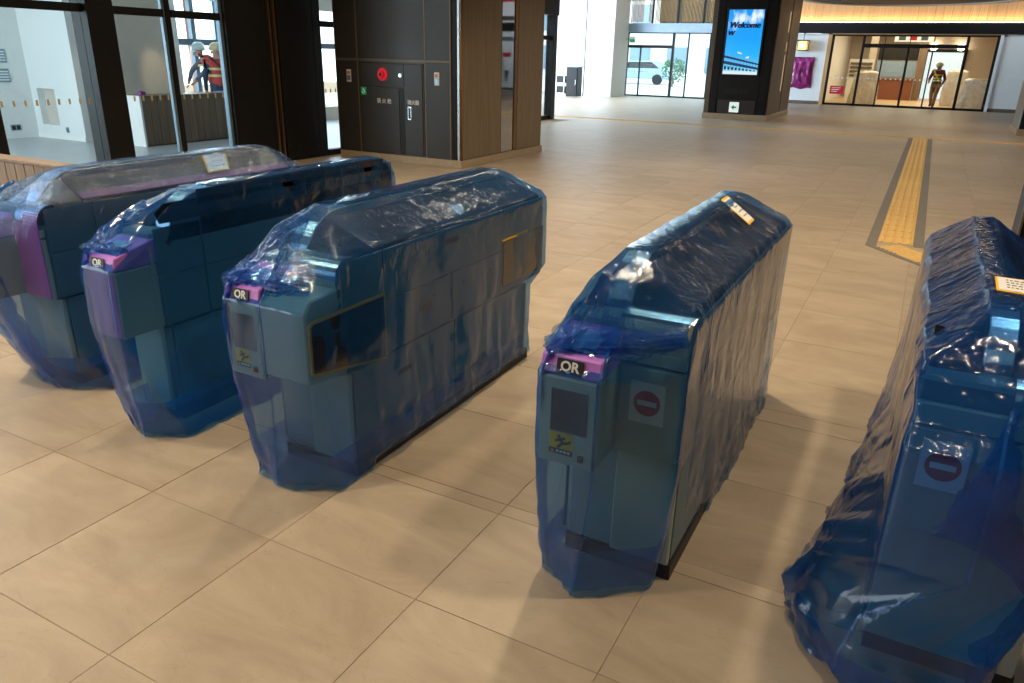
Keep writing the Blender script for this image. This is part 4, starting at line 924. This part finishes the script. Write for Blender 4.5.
# gate 2
c2 = cover('blue film cover hugging the second ticket gate from the left', std(-2.90, -2.71, -2.80, -2.715, [(-2.83, 1.80), (-2.70, 1.775), (-2.53, 1.86), (-2.53, 2.7), (-2.62, 3.5), (-2.8, 3.6), (-2.93, 3.56), (-2.95, 2.7)], yfr=1.765, flush=True, frs=lambda z: 1.90+(z-.78)*.75), 23, fold=.009)
# gate 3
def hem3(x, y): return .045 if x > -1.80 and y > 2.05 else 0
c3 = cover('blue film cover on the middle ticket gate, lifted off the floor along its side', std(-2.10, -1.715, -2.04, -1.95, [(-2.06, 1.80), (-1.93, 1.765), (-1.69, 1.87), (-1.68, 2.65), (-1.70, 3.42), (-1.9, 3.5), (-2.1, 3.48), (-2.14, 2.7)], yfr=1.755, tuck=True), 37, fold=.012, hem=hem3)
v_, f_ = fold_ribbon([(-2.10, 1.77, .795), (-2.0, 1.80, .815), (-1.88, 1.80, .81), (-1.76, 1.84, .81)], .10, 3, amp=.009); film_mesh('film_fold', v_, f_, M_filmfold, c3)
v_, f_ = fold_ribbon([(-1.90, 1.81, .80), (-1.93, 1.93, .90), (-1.965, 2.06, .985)], .08, 5, amp=.008, across=(1, 0, 0)); film_mesh('film_fold', v_, f_, M_film, c3)
# gate 4
c4 = cover('blue film cover on the QR ticket gate, with a notice on its far top', std(-.835, -.46, -.755, -.675, [(-.845, 1.835), (-.70, 1.75), (-.49, 1.90), (-.437, 2.7), (-.45, 3.66), (-.65, 3.7), (-.85, 3.66), (-.87, 2.7)]), 41, fold=.008)
notice([(-.55, 3.07, .947), (-.555, 3.19, .947), (-.70, 3.30, 1.016), (-.70, 3.18, 1.016)], c4, 4)
v_, f_ = fold_ribbon([(-.83, 1.78, .80), (-.75, 1.80, .815), (-.66, 1.82, .825), (-.57, 1.86, .83), (-.47, 1.91, .85)], .10, 8, amp=.009); film_mesh('film_fold', v_, f_, M_filmfold, c4)
v_, f_ = fold_ribbon([(-.66, 1.84, .81), (-.69, 1.94, .90), (-.71, 2.08, .985)], .075, 9, amp=.008, across=(1, 0, 0)); film_mesh('film_fold', v_, f_, M_film, c4)
for c_, pth, w_, sd in ((c3, [(-2.09, 1.775, .79), (-2.02, 1.84, .87), (-1.98, 1.98, .965)], .10, 21), (c4, [(-.82, 1.775, .79), (-.76, 1.84, .87), (-.72, 1.98, .965)], .10, 22), (c2, [(-2.88, 1.765, .79), (-2.84, 1.85, .88), (-2.78, 2.0, .975)], .09, 23), (c2, [(-2.90, 1.78, .80), (-2.82, 1.80, .81), (-2.71, 1.84, .80)], .09, 24), (c1, [(-3.85, 1.80, .80), (-3.78, 1.88, .88), (-3.70, 2.0, .97)], .12, 25)):
    v_, f_ = fold_ribbon(pth, w_, sd, amp=.006, across=(1, 0, .3)); film_mesh('film_fold', v_, f_, M_film, c_)
# gathered edges at the left front corners
for c_, pth, w_, sd in ((c1, [(-3.66, 1.94, .03), (-3.76, 1.86, .30), (-3.80, 1.82, .60), (-3.80, 1.82, .80)], .15, 31), (c1, [(-3.56, 1.90, .03), (-3.68, 1.83, .35), (-3.74, 1.79, .70)], .12, 35), (c2, [(-2.80, 1.805, .02), (-2.865, 1.768, .35), (-2.89, 1.76, .70), (-2.875, 1.77, .79)], .045, 32), (c3, [(-2.045, 1.805, .02), (-2.075, 1.775, .35), (-2.088, 1.758, .68), (-2.07, 1.77, .79)], .04, 33), (c4, [(-.825, 1.835, .02), (-.828, 1.785, .35), (-.826, 1.762, .68), (-.81, 1.775, .79)], .036, 34)):
    v_, f_ = fold_ribbon(pth, w_, sd, amp=.005, across=(1, .6, 0)); film_mesh('film_gather', v_, f_, M_filmfold, c_)
# gate 5: loose cover spreading over the floor
L5 = std(.10, .475, .235, .30, [(-.10, 2.03), (.06, 1.80), (.34, 1.74), (.47, 2.35), (.47, 3.55), (.3, 3.68), (.06, 3.64), (.02, 3.0)], head_l=False, yf=1.77, yfr=1.86)
L5[1] = (.10, [(-.11, 2.02), (.05, 1.77), (.35, 1.72), (.50, 2.35), (.49, 3.55), (.3, 3.66), (.07, 3.64), (.03, 3.0)])
L5.insert(2, (.24, [(-.06, 2.00), (.08, 1.78), (.38, 1.74), (.52, 2.3), (.49, 3.58), (.3, 3.65), (.08, 3.64), (.05, 2.9)]))
c5 = cover('loose blue film cover spreading on the floor around the rightmost ticket gate', L5, 59, m=M_film5, fold=.016, crumple=.003, low_crumple=.02, hem=lambda x, y: .20*min(1, max(0, (x-.34)/.08)) if y > 1.9 else 0, sm=4)
notice([(.245, 2.26, 1.014), (.33, 2.27, 1.008), (.335, 2.44, 1.008), (.25, 2.42, 1.014)], c5, 4)
def flap(seed=4):
    nu, nv = 34, 40; V_ = []; F_ = []
    A = (Vector((.20, 1.83, .50)), Vector((.62, 1.98, .16))); Bt = (Vector((.33, 2.0, .93)), Vector((.62, 2.25, .92)))
    for j in range(nv+1):
        v = j/nv
        for i in range(nu+1):
            u = i/nu; p = (A[0].lerp(A[1], u)).lerp(Bt[0].lerp(Bt[1], u), v)
            d = .045*math.sin(u*7+v*3)*(.4+v*(1-v)*2)+.05*(fbm((u*3, v*3, seed), 3))+.02*abs(fbm((u*9, v*9, seed+2), 3))
            V_.append((p.x+.35*d, p.y-d, p.z+.5*d+.05*math.sin(u*5)*(1-v)))
    for j in range(nv):
        for i in range(nu): a = j*(nu+1)+i; F_.append((a, a+1, a+nu+2, a+nu+1))
    return V_, F_
for sd in (4, 9):
    v_, f_ = flap(sd); film_mesh('film_flap', [(x, y+.03*(sd > 5), z) for x, y, z in v_], f_, M_filmfold, c5)

# ------------------------------------------------------------------ sheeted furniture in the shop
def sheeted(label, x0, x1, y0, y1, h, seed, top=.75):
    mx, my = (x0+x1)/2, (y0+y1)/2
    R_ = lambda k: [(mx+(x0-mx)*k, my+(y0-my)*k), (mx, my+(y0-my)*k), (mx+(x1-mx)*k, my+(y0-my)*k), (mx+(x1-mx)*k, my), (mx+(x1-mx)*k, my+(y1-my)*k), (mx, my+(y1-my)*k), (mx+(x0-mx)*k, my+(y1-my)*k), (mx+(x0-mx)*k, my)]
    V_, F_, n, rows, hs_ = drape([(.01, R_(1.0)), (h*.5, R_(.93)), (h*.82, R_(.88)), (h*.95, R_(.62+.25*top)), (h, R_(top*.6))], [10]*8, 22, seed, .06, .03, None, .01, 2)
    o = film_mesh('covered_furniture', V_, F_, M_sheet); tag(o, label, 'covered furniture', 'sheeted furniture in the shop')
sheeted('shop furniture under a milky sheet, left of the doors', -3.05, -2.05, 35.4, 36.6, 1.28, 1, .95)
sheeted('tall peaked furniture under a milky sheet behind the walking worker', .35, 1.25, 36.6, 38.2, 1.4, 2, .8)
sheeted('wide low furniture under a milky sheet behind the right pane', .95, 2.15, 34.4, 35.6, 1.10, 3, 1.1)

# ------------------------------------------------------------------ people
def person(name, label, base, J, R_, mats, extras, face, helmet_mat, vest_mat, vest_range=None, shirt_to=.0):
    """J: joint -> position (person-local), face: unit vector the head looks along; body is one skinned surface"""
    E_ = [('pelvis', 'waist'), ('waist', 'chest'), ('chest', 'neck'), ('neck', 'head'), ('head', 'crown'),
          ('chest', 'shL'), ('shL', 'elL'), ('elL', 'wrL'), ('wrL', 'haL'), ('chest', 'shR'), ('shR', 'elR'), ('elR', 'wrR'), ('wrR', 'haR'),
          ('pelvis', 'hiL'), ('hiL', 'knL'), ('knL', 'anL'), ('anL', 'toL'), ('pelvis', 'hiR'), ('hiR', 'knR'), ('knR', 'anR'), ('anR', 'toR')]
    names = list(J); ix = {k: i for i, k in enumerate(names)}
    me = bpy.data.meshes.new('tmp_body'); me.from_pydata([J[k] for k in names], [(ix[a], ix[b]) for a, b in E_], [])
    o = bpy.data.objects.new('tmp_body', me); COL.objects.link(o)
    sk = o.modifiers.new('skin', 'SKIN'); sk.use_smooth_shade = True
    for k in names:
        r = R_[k]; me.skin_vertices[0].data[ix[k]].radius = r if isinstance(r, tuple) else (r, r)
    me.skin_vertices[0].data[ix['pelvis']].use_root = True
    o.modifiers.new('sub', 'SUBSURF').levels = 2
    dg = bpy.context.evaluated_depsgraph_get(); bm_ = bpy.data.meshes.new_from_object(o.evaluated_get(dg)); bpy.data.objects.remove(o); bpy.data.meshes.remove(me)
    # fingers grown from the palm
    bm = bmesh.new(); bm.from_mesh(bm_)
    for s in 'LR':
        w_, h_ = Vector(J['wr'+s]), Vector(J['ha'+s]); d = (h_-w_).normalized(); a = d.cross(Vector(face)).normalized(); c = a.cross(d)
        for k, ln in enumerate((.062, .072, .066, .05, .05)):
            st = h_+a*(.027-.018*k)+d*.005 if k < 4 else w_.lerp(h_, .45)+a*.03
            dirn = d if k < 4 else (d*.6+a*.8).normalized()
            p1 = st+dirn*ln*.55; p2 = p1+(dirn*.8+c*.6).normalized()*ln*.5
            for q0, q1, ra, rb in ((st, p1, .0095, .0085), (p1, p2, .0085, .006)):
                mtx = (q1-q0).to_track_quat('Z', 'Y').to_matrix().to_4x4(); mtx.translation = (q0+q1)/2
                bmesh.ops.create_cone(bm, cap_ends=True, segments=8, radius1=ra, radius2=rb, depth=(q1-q0).length*1.15, matrix=mtx)
    # nose
    hd = Vector(J['head']); f = Vector(face).normalized(); side = Vector((0, 0, 1)).cross(f).normalized()
    mtx = f.to_track_quat('Z', 'Y').to_matrix().to_4x4(); mtx.translation = hd+f*.105-Vector((0, 0, .01))
    bmesh.ops.create_cone(bm, cap_ends=True, segments=8, radius1=.022, radius2=.008, depth=.04, matrix=mtx)
    bm.to_mesh(bm_); bm.free()
    for p in bm_.polygons: p.use_smooth = True
    bm_.materials.clear()
    for m_ in mats: bm_.materials.append(m_)
    segs_ = [(a, b) for a, b in E_]
    def near(c):
        best = None
        for a, b in segs_:
            A, Bv = Vector(J[a]), Vector(J[b]); t = max(0, min(1, (c-A).dot(Bv-A)/max(1e-9, (Bv-A).length_squared))); d = (A+(Bv-A)*t-c).length
            if best is None or d < best[0]: best = (d, a, b, t)
        return best
    # 0 skin 1 upper 2 trousers 3 shoes
    vest_f = []
    for p in bm_.polygons:
        d, a, b, t = near(p.center)
        if b in ('head', 'crown') or (b == 'neck' and t > .85) or b[:2] == 'ha': mi = 0
        elif b[:2] == 'to': mi = 3
        elif b[:2] in ('hi', 'kn', 'an') or (a == 'pelvis' and t < .25): mi = 2
        else: mi = 1
        p.material_index = mi
        if b in ('waist', 'chest', 'shL', 'shR') or (b == 'neck' and t < .7): vest_f.append(p.index)
    root = thing(name, label, 'person', base)
    T = Matrix.Translation(Vector(base))
    # vest: the torso surface pushed outwards
    vset = set(); 
    for i in vest_f: vset.update(bm_.polygons[i].vertices)
    vm = {v: k for k, v in enumerate(sorted(vset))}
    vv = [bm_.vertices[v].co+bm_.vertices[v].normal*.014 for v in sorted(vset)]
    vf = [[vm[v] for v in bm_.polygons[i].vertices] for i in vest_f]
    vme = bpy.data.meshes.new('vest'); vme.from_pydata(vv, [], vf)
    bm_.transform(T); vme.transform(T); bm_.name = 'body'
    finish('body', bm_, [], root)
    vst = finish('vest', vme, vest_mat[0], root, smooth=True); md = vst.modifiers.new('thickness', 'SOLIDIFY'); md.thickness = .008
    ch, wa = Vector(J['chest']), Vector(J['waist']); tw = R_['chest'][0] if isinstance(R_['chest'], tuple) else R_['chest']
    # reflective bands hugging the vest
    for h in (.25, .75):
        pts = [v.co for v in vme.vertices if abs((v.co+ORG[vst.name]-Vector(base)).z-(wa.z+(ch.z-wa.z)*h)) < .03]
        if len(pts) > 6:
            cx = sum(p.x for p in pts)/len(pts); cy = sum(p.y for p in pts)/len(pts); rx = max(abs(p.x-cx) for p in pts)+.012; ry = max(abs(p.y-cy) for p in pts)+.012
            z = wa.z+(ch.z-wa.z)*h; bb = B(); n = 24
            org = ORG[vst.name]
            ringp = lambda zz: [(cx+org.x+rx*math.cos(2*math.pi*i/n), cy+org.y+ry*math.sin(2*math.pi*i/n), base[2]+zz) for i in range(n)]
            bb.add(ringp(z-.022)+ringp(z+.022), [(i, (i+1) % n, (i+1) % n+n, i+n) for i in range(n)])
            build(bb, 'reflective_band', vest_mat[1], vst)
    # head details
    hw = hd+Vector(base)
    for s in (-1, 1):
        e_ = hw+f*.088+side*.034*s+Vector((0, 0, .018)); build(B().lathe(e_-Vector((0, 0, .011)), [(.001, 0), (.011, .006), (.012, .011), (.011, .016), (.001, .022)], 10), 'eye', M_ink, root)
        er = hw+side*.088*s; build(B().lathe(er-Vector((0, 0, .03)), [(.006, 0), (.016, .02), (.018, .045), (.008, .062)], 8), 'ear', mats[0], root)
    mo = hw+f*.094-Vector((0, 0, .05)); build(B().cyl(mo-side*.022, mo+side*.022, .006, n=6), 'mouth', mat('lip', srgb(150, 84, 76), .5), root)
    hb = B(); c = hw+Vector((0, 0, .045)); prof = [(.128, 0), (.132, .02), (.125, .06), (.10, .10), (.06, .128), (.012, .138)]
    hb.lathe(c, prof, 20); hel = build(hb, 'safety_helmet', helmet_mat, root, smooth=True)
    br = B(); n = 20; br.add([c+Vector((.13*math.cos(2*math.pi*i/n), .13*math.sin(2*math.pi*i/n), .0)) for i in range(n)]+[c+Vector((.15*math.cos(2*math.pi*i/n), .15*math.sin(2*math.pi*i/n), -.008))+f*.03*max(0, Vector((math.cos(2*math.pi*i/n), math.sin(2*math.pi*i/n), 0)).dot(f)) for i in range(n)],
           [(i, (i+1) % n, (i+1) % n+n, i+n) for i in range(n)]); build(br, 'helmet_brim', helmet_mat, hel)
    build(B().cyl(hw+side*.105+Vector((0, 0, .05)), hw+f*.04-Vector((0, 0, .10)), .006, n=6).cyl(hw-side*.105+Vector((0, 0, .05)), hw+f*.04-Vector((0, 0, .10)), .006, n=6), 'chin_strap', M_ink, hel)
    for fn in extras: fn(root, Vector(base))
    return root
RAD = dict(pelvis=(.155, .115), waist=(.135, .10), chest=(.165, .115), neck=.062, head=(.085, .10), crown=(.07, .085), shL=.07, shR=.07, elL=.05, elR=.05, wrL=.034, wrR=.034, haL=(.036, .02), haR=(.036, .02),
           hiL=.095, hiR=.095, knL=.066, knR=.066, anL=.046, anR=.046, toL=.04, toR=.04)
def turn(J, a, fwd=0):
    c, s = math.cos(a), math.sin(a); return {k: (x*c-y*s, x*s+y*c, z) for k, (x, y, z) in J.items()}
STAND = dict(pelvis=(0, 0, .93), waist=(0, 0, 1.08), chest=(0, 0, 1.33), neck=(0, .01, 1.46), head=(0, .03, 1.57), crown=(0, .02, 1.66), shL=(-.19, 0, 1.38), shR=(.19, 0, 1.38), elL=(-.25, .0, 1.10), elR=(.25, 0, 1.10), wrL=(-.25, .1, .86), wrR=(.25, .1, .86), haL=(-.25, .13, .79), haR=(.25, .13, .79),
             hiL=(-.1, 0, .86), hiR=(.1, 0, .86), knL=(-.11, .03, .48), knR=(.11, .03, .48), anL=(-.11, 0, .09), anR=(.11, 0, .09), toL=(-.12, .15, .035), toR=(.12, .15, .035))
M_navy = mat('navy_workwear', srgb(52, 72, 98), .8); M_greyshirt = mat('grey_shirt', srgb(110, 116, 128), .8); M_vest = mat('orange_red_vest', srgb(196, 72, 66), .7); M_band = mat('reflective_band', srgb(214, 196, 130), .35)
M_hel_w = mat('white_helmet', srgb(196, 214, 214), .35); M_hel_c = mat('cream_helmet', srgb(214, 200, 160), .35); M_shoe = mat('dark_shoe', srgb(34, 32, 30), .6)
# bending worker reaching down over the counter
Ja = dict(STAND); Ja.update(waist=(0, .02, 1.08), chest=(0, .12, 1.31), neck=(0, .20, 1.42), head=(0, .27, 1.50), crown=(0, .28, 1.59), shL=(-.19, .13, 1.36), shR=(.19, .13, 1.36), elR=(.24, .36, 1.16), wrR=(.22, .44, .97), haR=(.22, .46, .90), elL=(-.26, .30, 1.14), wrL=(-.22, .46, 1.00), haL=(-.2, .50, .95))
def glove(root, base):
    pass
ang = math.radians(-105)
person('person', 'worker in white helmet and red vest leaning forward over the counter', (-12.52, 10.97, .004), turn(Ja, math.radians(-200)), RAD, [M_skin, M_greyshirt, M_navy, M_shoe], [], Vector((0, 1, -.35)).normalized() and Vector(turn({'f': (0, 1, -.35)}, math.radians(-200))['f']).normalized(), M_hel_w, (M_vest, M_band))
Jb = {k: (x, y, z*.955) for k, (x, y, z) in STAND.items()}
def shoulder_strap(root, base):
    p = [(-.14, -.10, 1.42), (.0, -.15, 1.28), (.14, -.13, 1.05)]
    q = turn({str(i): v for i, v in enumerate(p)}, math.radians(50)); build(B().tube([Vector(q[str(i)])+base for i in range(3)], .012, 6), 'shoulder_strap', M_ink, root)
person('person', 'worker in cream helmet seen from behind with dark shoulder strap', (-12.02, 10.62, .004), turn(Jb, math.radians(50)), RAD, [M_skin, M_navy, M_navy, M_shoe], [shoulder_strap], Vector(turn({'f': (0, 1, -.1)}, math.radians(50))['f']).normalized(), M_hel_c, (M_vest, M_band))
# walking worker inside the shop, facing the camera
Jc = dict(STAND); Jc.update(hiL=(-.1, 0, .86), knL=(-.10, .16, .49), anL=(-.10, .20, .10), toL=(-.11, .35, .05), knR=(.11, -.02, .48), anR=(.12, -.24, .12), toR=(.12, -.12, .035), elL=(-.27, -.10, 1.12), wrL=(-.24, .06, .92), haL=(-.23, .10, .86), elR=(.27, .06, 1.12), wrR=(.22, .24, 1.0), haR=(.20, .30, .97))
M_maroon = mat('maroon_shirt', srgb(128, 34, 40), .8); M_khaki = mat('khaki_trousers', srgb(150, 112, 62), .8); M_lime = mat('lime_sash', srgb(214, 208, 60), .5)
def sash(root, base):
    p = [(.15, .14, 1.42), (.02, .165, 1.20), (-.14, .13, .98)]; p2 = [(-.15, .14, 1.42), (-.15, .15, 1.2), (-.15, .12, 1.0)]
    q = turn({str(i): v for i, v in enumerate(p)}, math.radians(165)); build(B().tube([Vector(q[str(i)])+base for i in range(3)], .03, 6), 'reflective_sash', M_lime, root)
    bb = B().lathe((base.x, base.y, base.z+.97), [(.172, 0), (.172, .06)], 20); build(bb, 'belt', M_lime, root)
Jc = {k: tuple(c*.95 for c in v) for k, v in Jc.items()}
person('person', 'worker in maroon shirt and yellow sash walking inside the lit shop', (.06, 34.9, .006), turn(Jc, math.radians(165)), {k: (tuple(c*1.15 for c in v) if isinstance(v, tuple) else v*1.15) for k, v in RAD.items()}, [M_skin, M_maroon, M_khaki, M_shoe], [sash], Vector(turn({'f': (0, 1, -.1)}, math.radians(165))['f']).normalized(), M_hel_c, (M_maroon, M_lime))

# ------------------------------------------------------------------ pennant at the far right, met in the pillar's mirror strip
t = thing('wall_banner', 'long white pennant with red and grey bands on the far right wall', 'banner', (6.45, FY-.05, .3))
zs = [4.5, 4.1, 3.9, 3.3, 3.1, 2.4, 2.2, 1.7, 1.5, .9, .3]; wd = lambda z: .42*max(.02, min(1, (z-.25)/2.6))
for k, (za, zb) in enumerate(zip(zs, zs[1:])):
    build(B().prism([(6.45-wd(zb), zb), (6.45+wd(zb), zb), (6.45+wd(za), za), (6.45-wd(za), za)], 'y', FY-.06, FY-.045), 'band', (M_signwhite, M_signred, M_signwhite, M_panel, M_signwhite, M_alu, M_signwhite, M_signred, M_signwhite, M_panel)[k], t)
# ------------------------------------------------------------------ street beyond the far left doors
b_ = thing('building', 'pale grey town building across the street beyond the glass doors', 'building', (-24, 58, 0))
box('wall', M_white, -48, -6, 58, 62, 0, 12, b_)
for i in range(14):
    for j in range(4):
        f = box('window', M_alu, -47+2.9*i, -45.4+2.9*i, 57.95, 58.0, .6+2.9*j, 2.4+2.9*j, b_); box('pane', M_alu, -46.9+2.9*i, -45.5+2.9*i, 57.93, 57.95, .7+2.9*j, 2.3+2.9*j, f)
t = thing('parked_car', 'blue car parked in the street beyond the glass doors', 'car', (-17, 50, 0))
pr_ = [(-19.1, .35), (-19.1, .8), (-18.4, .95), (-17.8, 1.42), (-16.2, 1.45), (-15.5, .98), (-14.9, .85), (-14.9, .35)]
build(B().prism(pr_, 'y', 49.2, 50.9), 'car_body', mat('car_blue', srgb(150, 180, 205), .3, coat=.5), t, .06)
build(B().prism([(-18.25, .98), (-17.75, 1.36), (-16.25, 1.38), (-15.7, 1.0)], 'y', 49.18, 49.2), 'side_glass', M_gateblack, t)
for x in (-18.3, -15.8): build(B().cyl((x, 49.15, .32), (x, 49.4, .32), .32, n=18), 'wheel', M_ink, t)
for k, x in enumerate((-19.6, -13.8)):
    t = thing('street_shrub', 'round green street shrub '+('left' if k == 0 else 'right')+' of the parked car', 'shrub', (x, 46, 0), 'street shrubs')
    bb = B(); rr = random.Random(k)
    for q in range(260):
        d = Vector((rr.gauss(0, 1), rr.gauss(0, 1), rr.gauss(0, 1))).normalized()*rr.uniform(.5, .75); c = Vector((x, 46, .95))+d; a = Vector((rr.uniform(-1, 1), rr.uniform(-1, 1), rr.uniform(-1, 1))).normalized()*.1; e2 = a.cross(d).normalized()*.06
        bb.add([c-a, c+e2, c+a, c-e2], [(0, 1, 2, 3)])
    o = build(bb, 'foliage', mat('leaf_green', srgb(70, 110, 60), .6), t, recalc=False); o['kind'] = 'stuff'
    build(B().cyl((x, 46, 0), (x, 46, .9), .05, .03, 8), 'trunk', M_walnut, t)
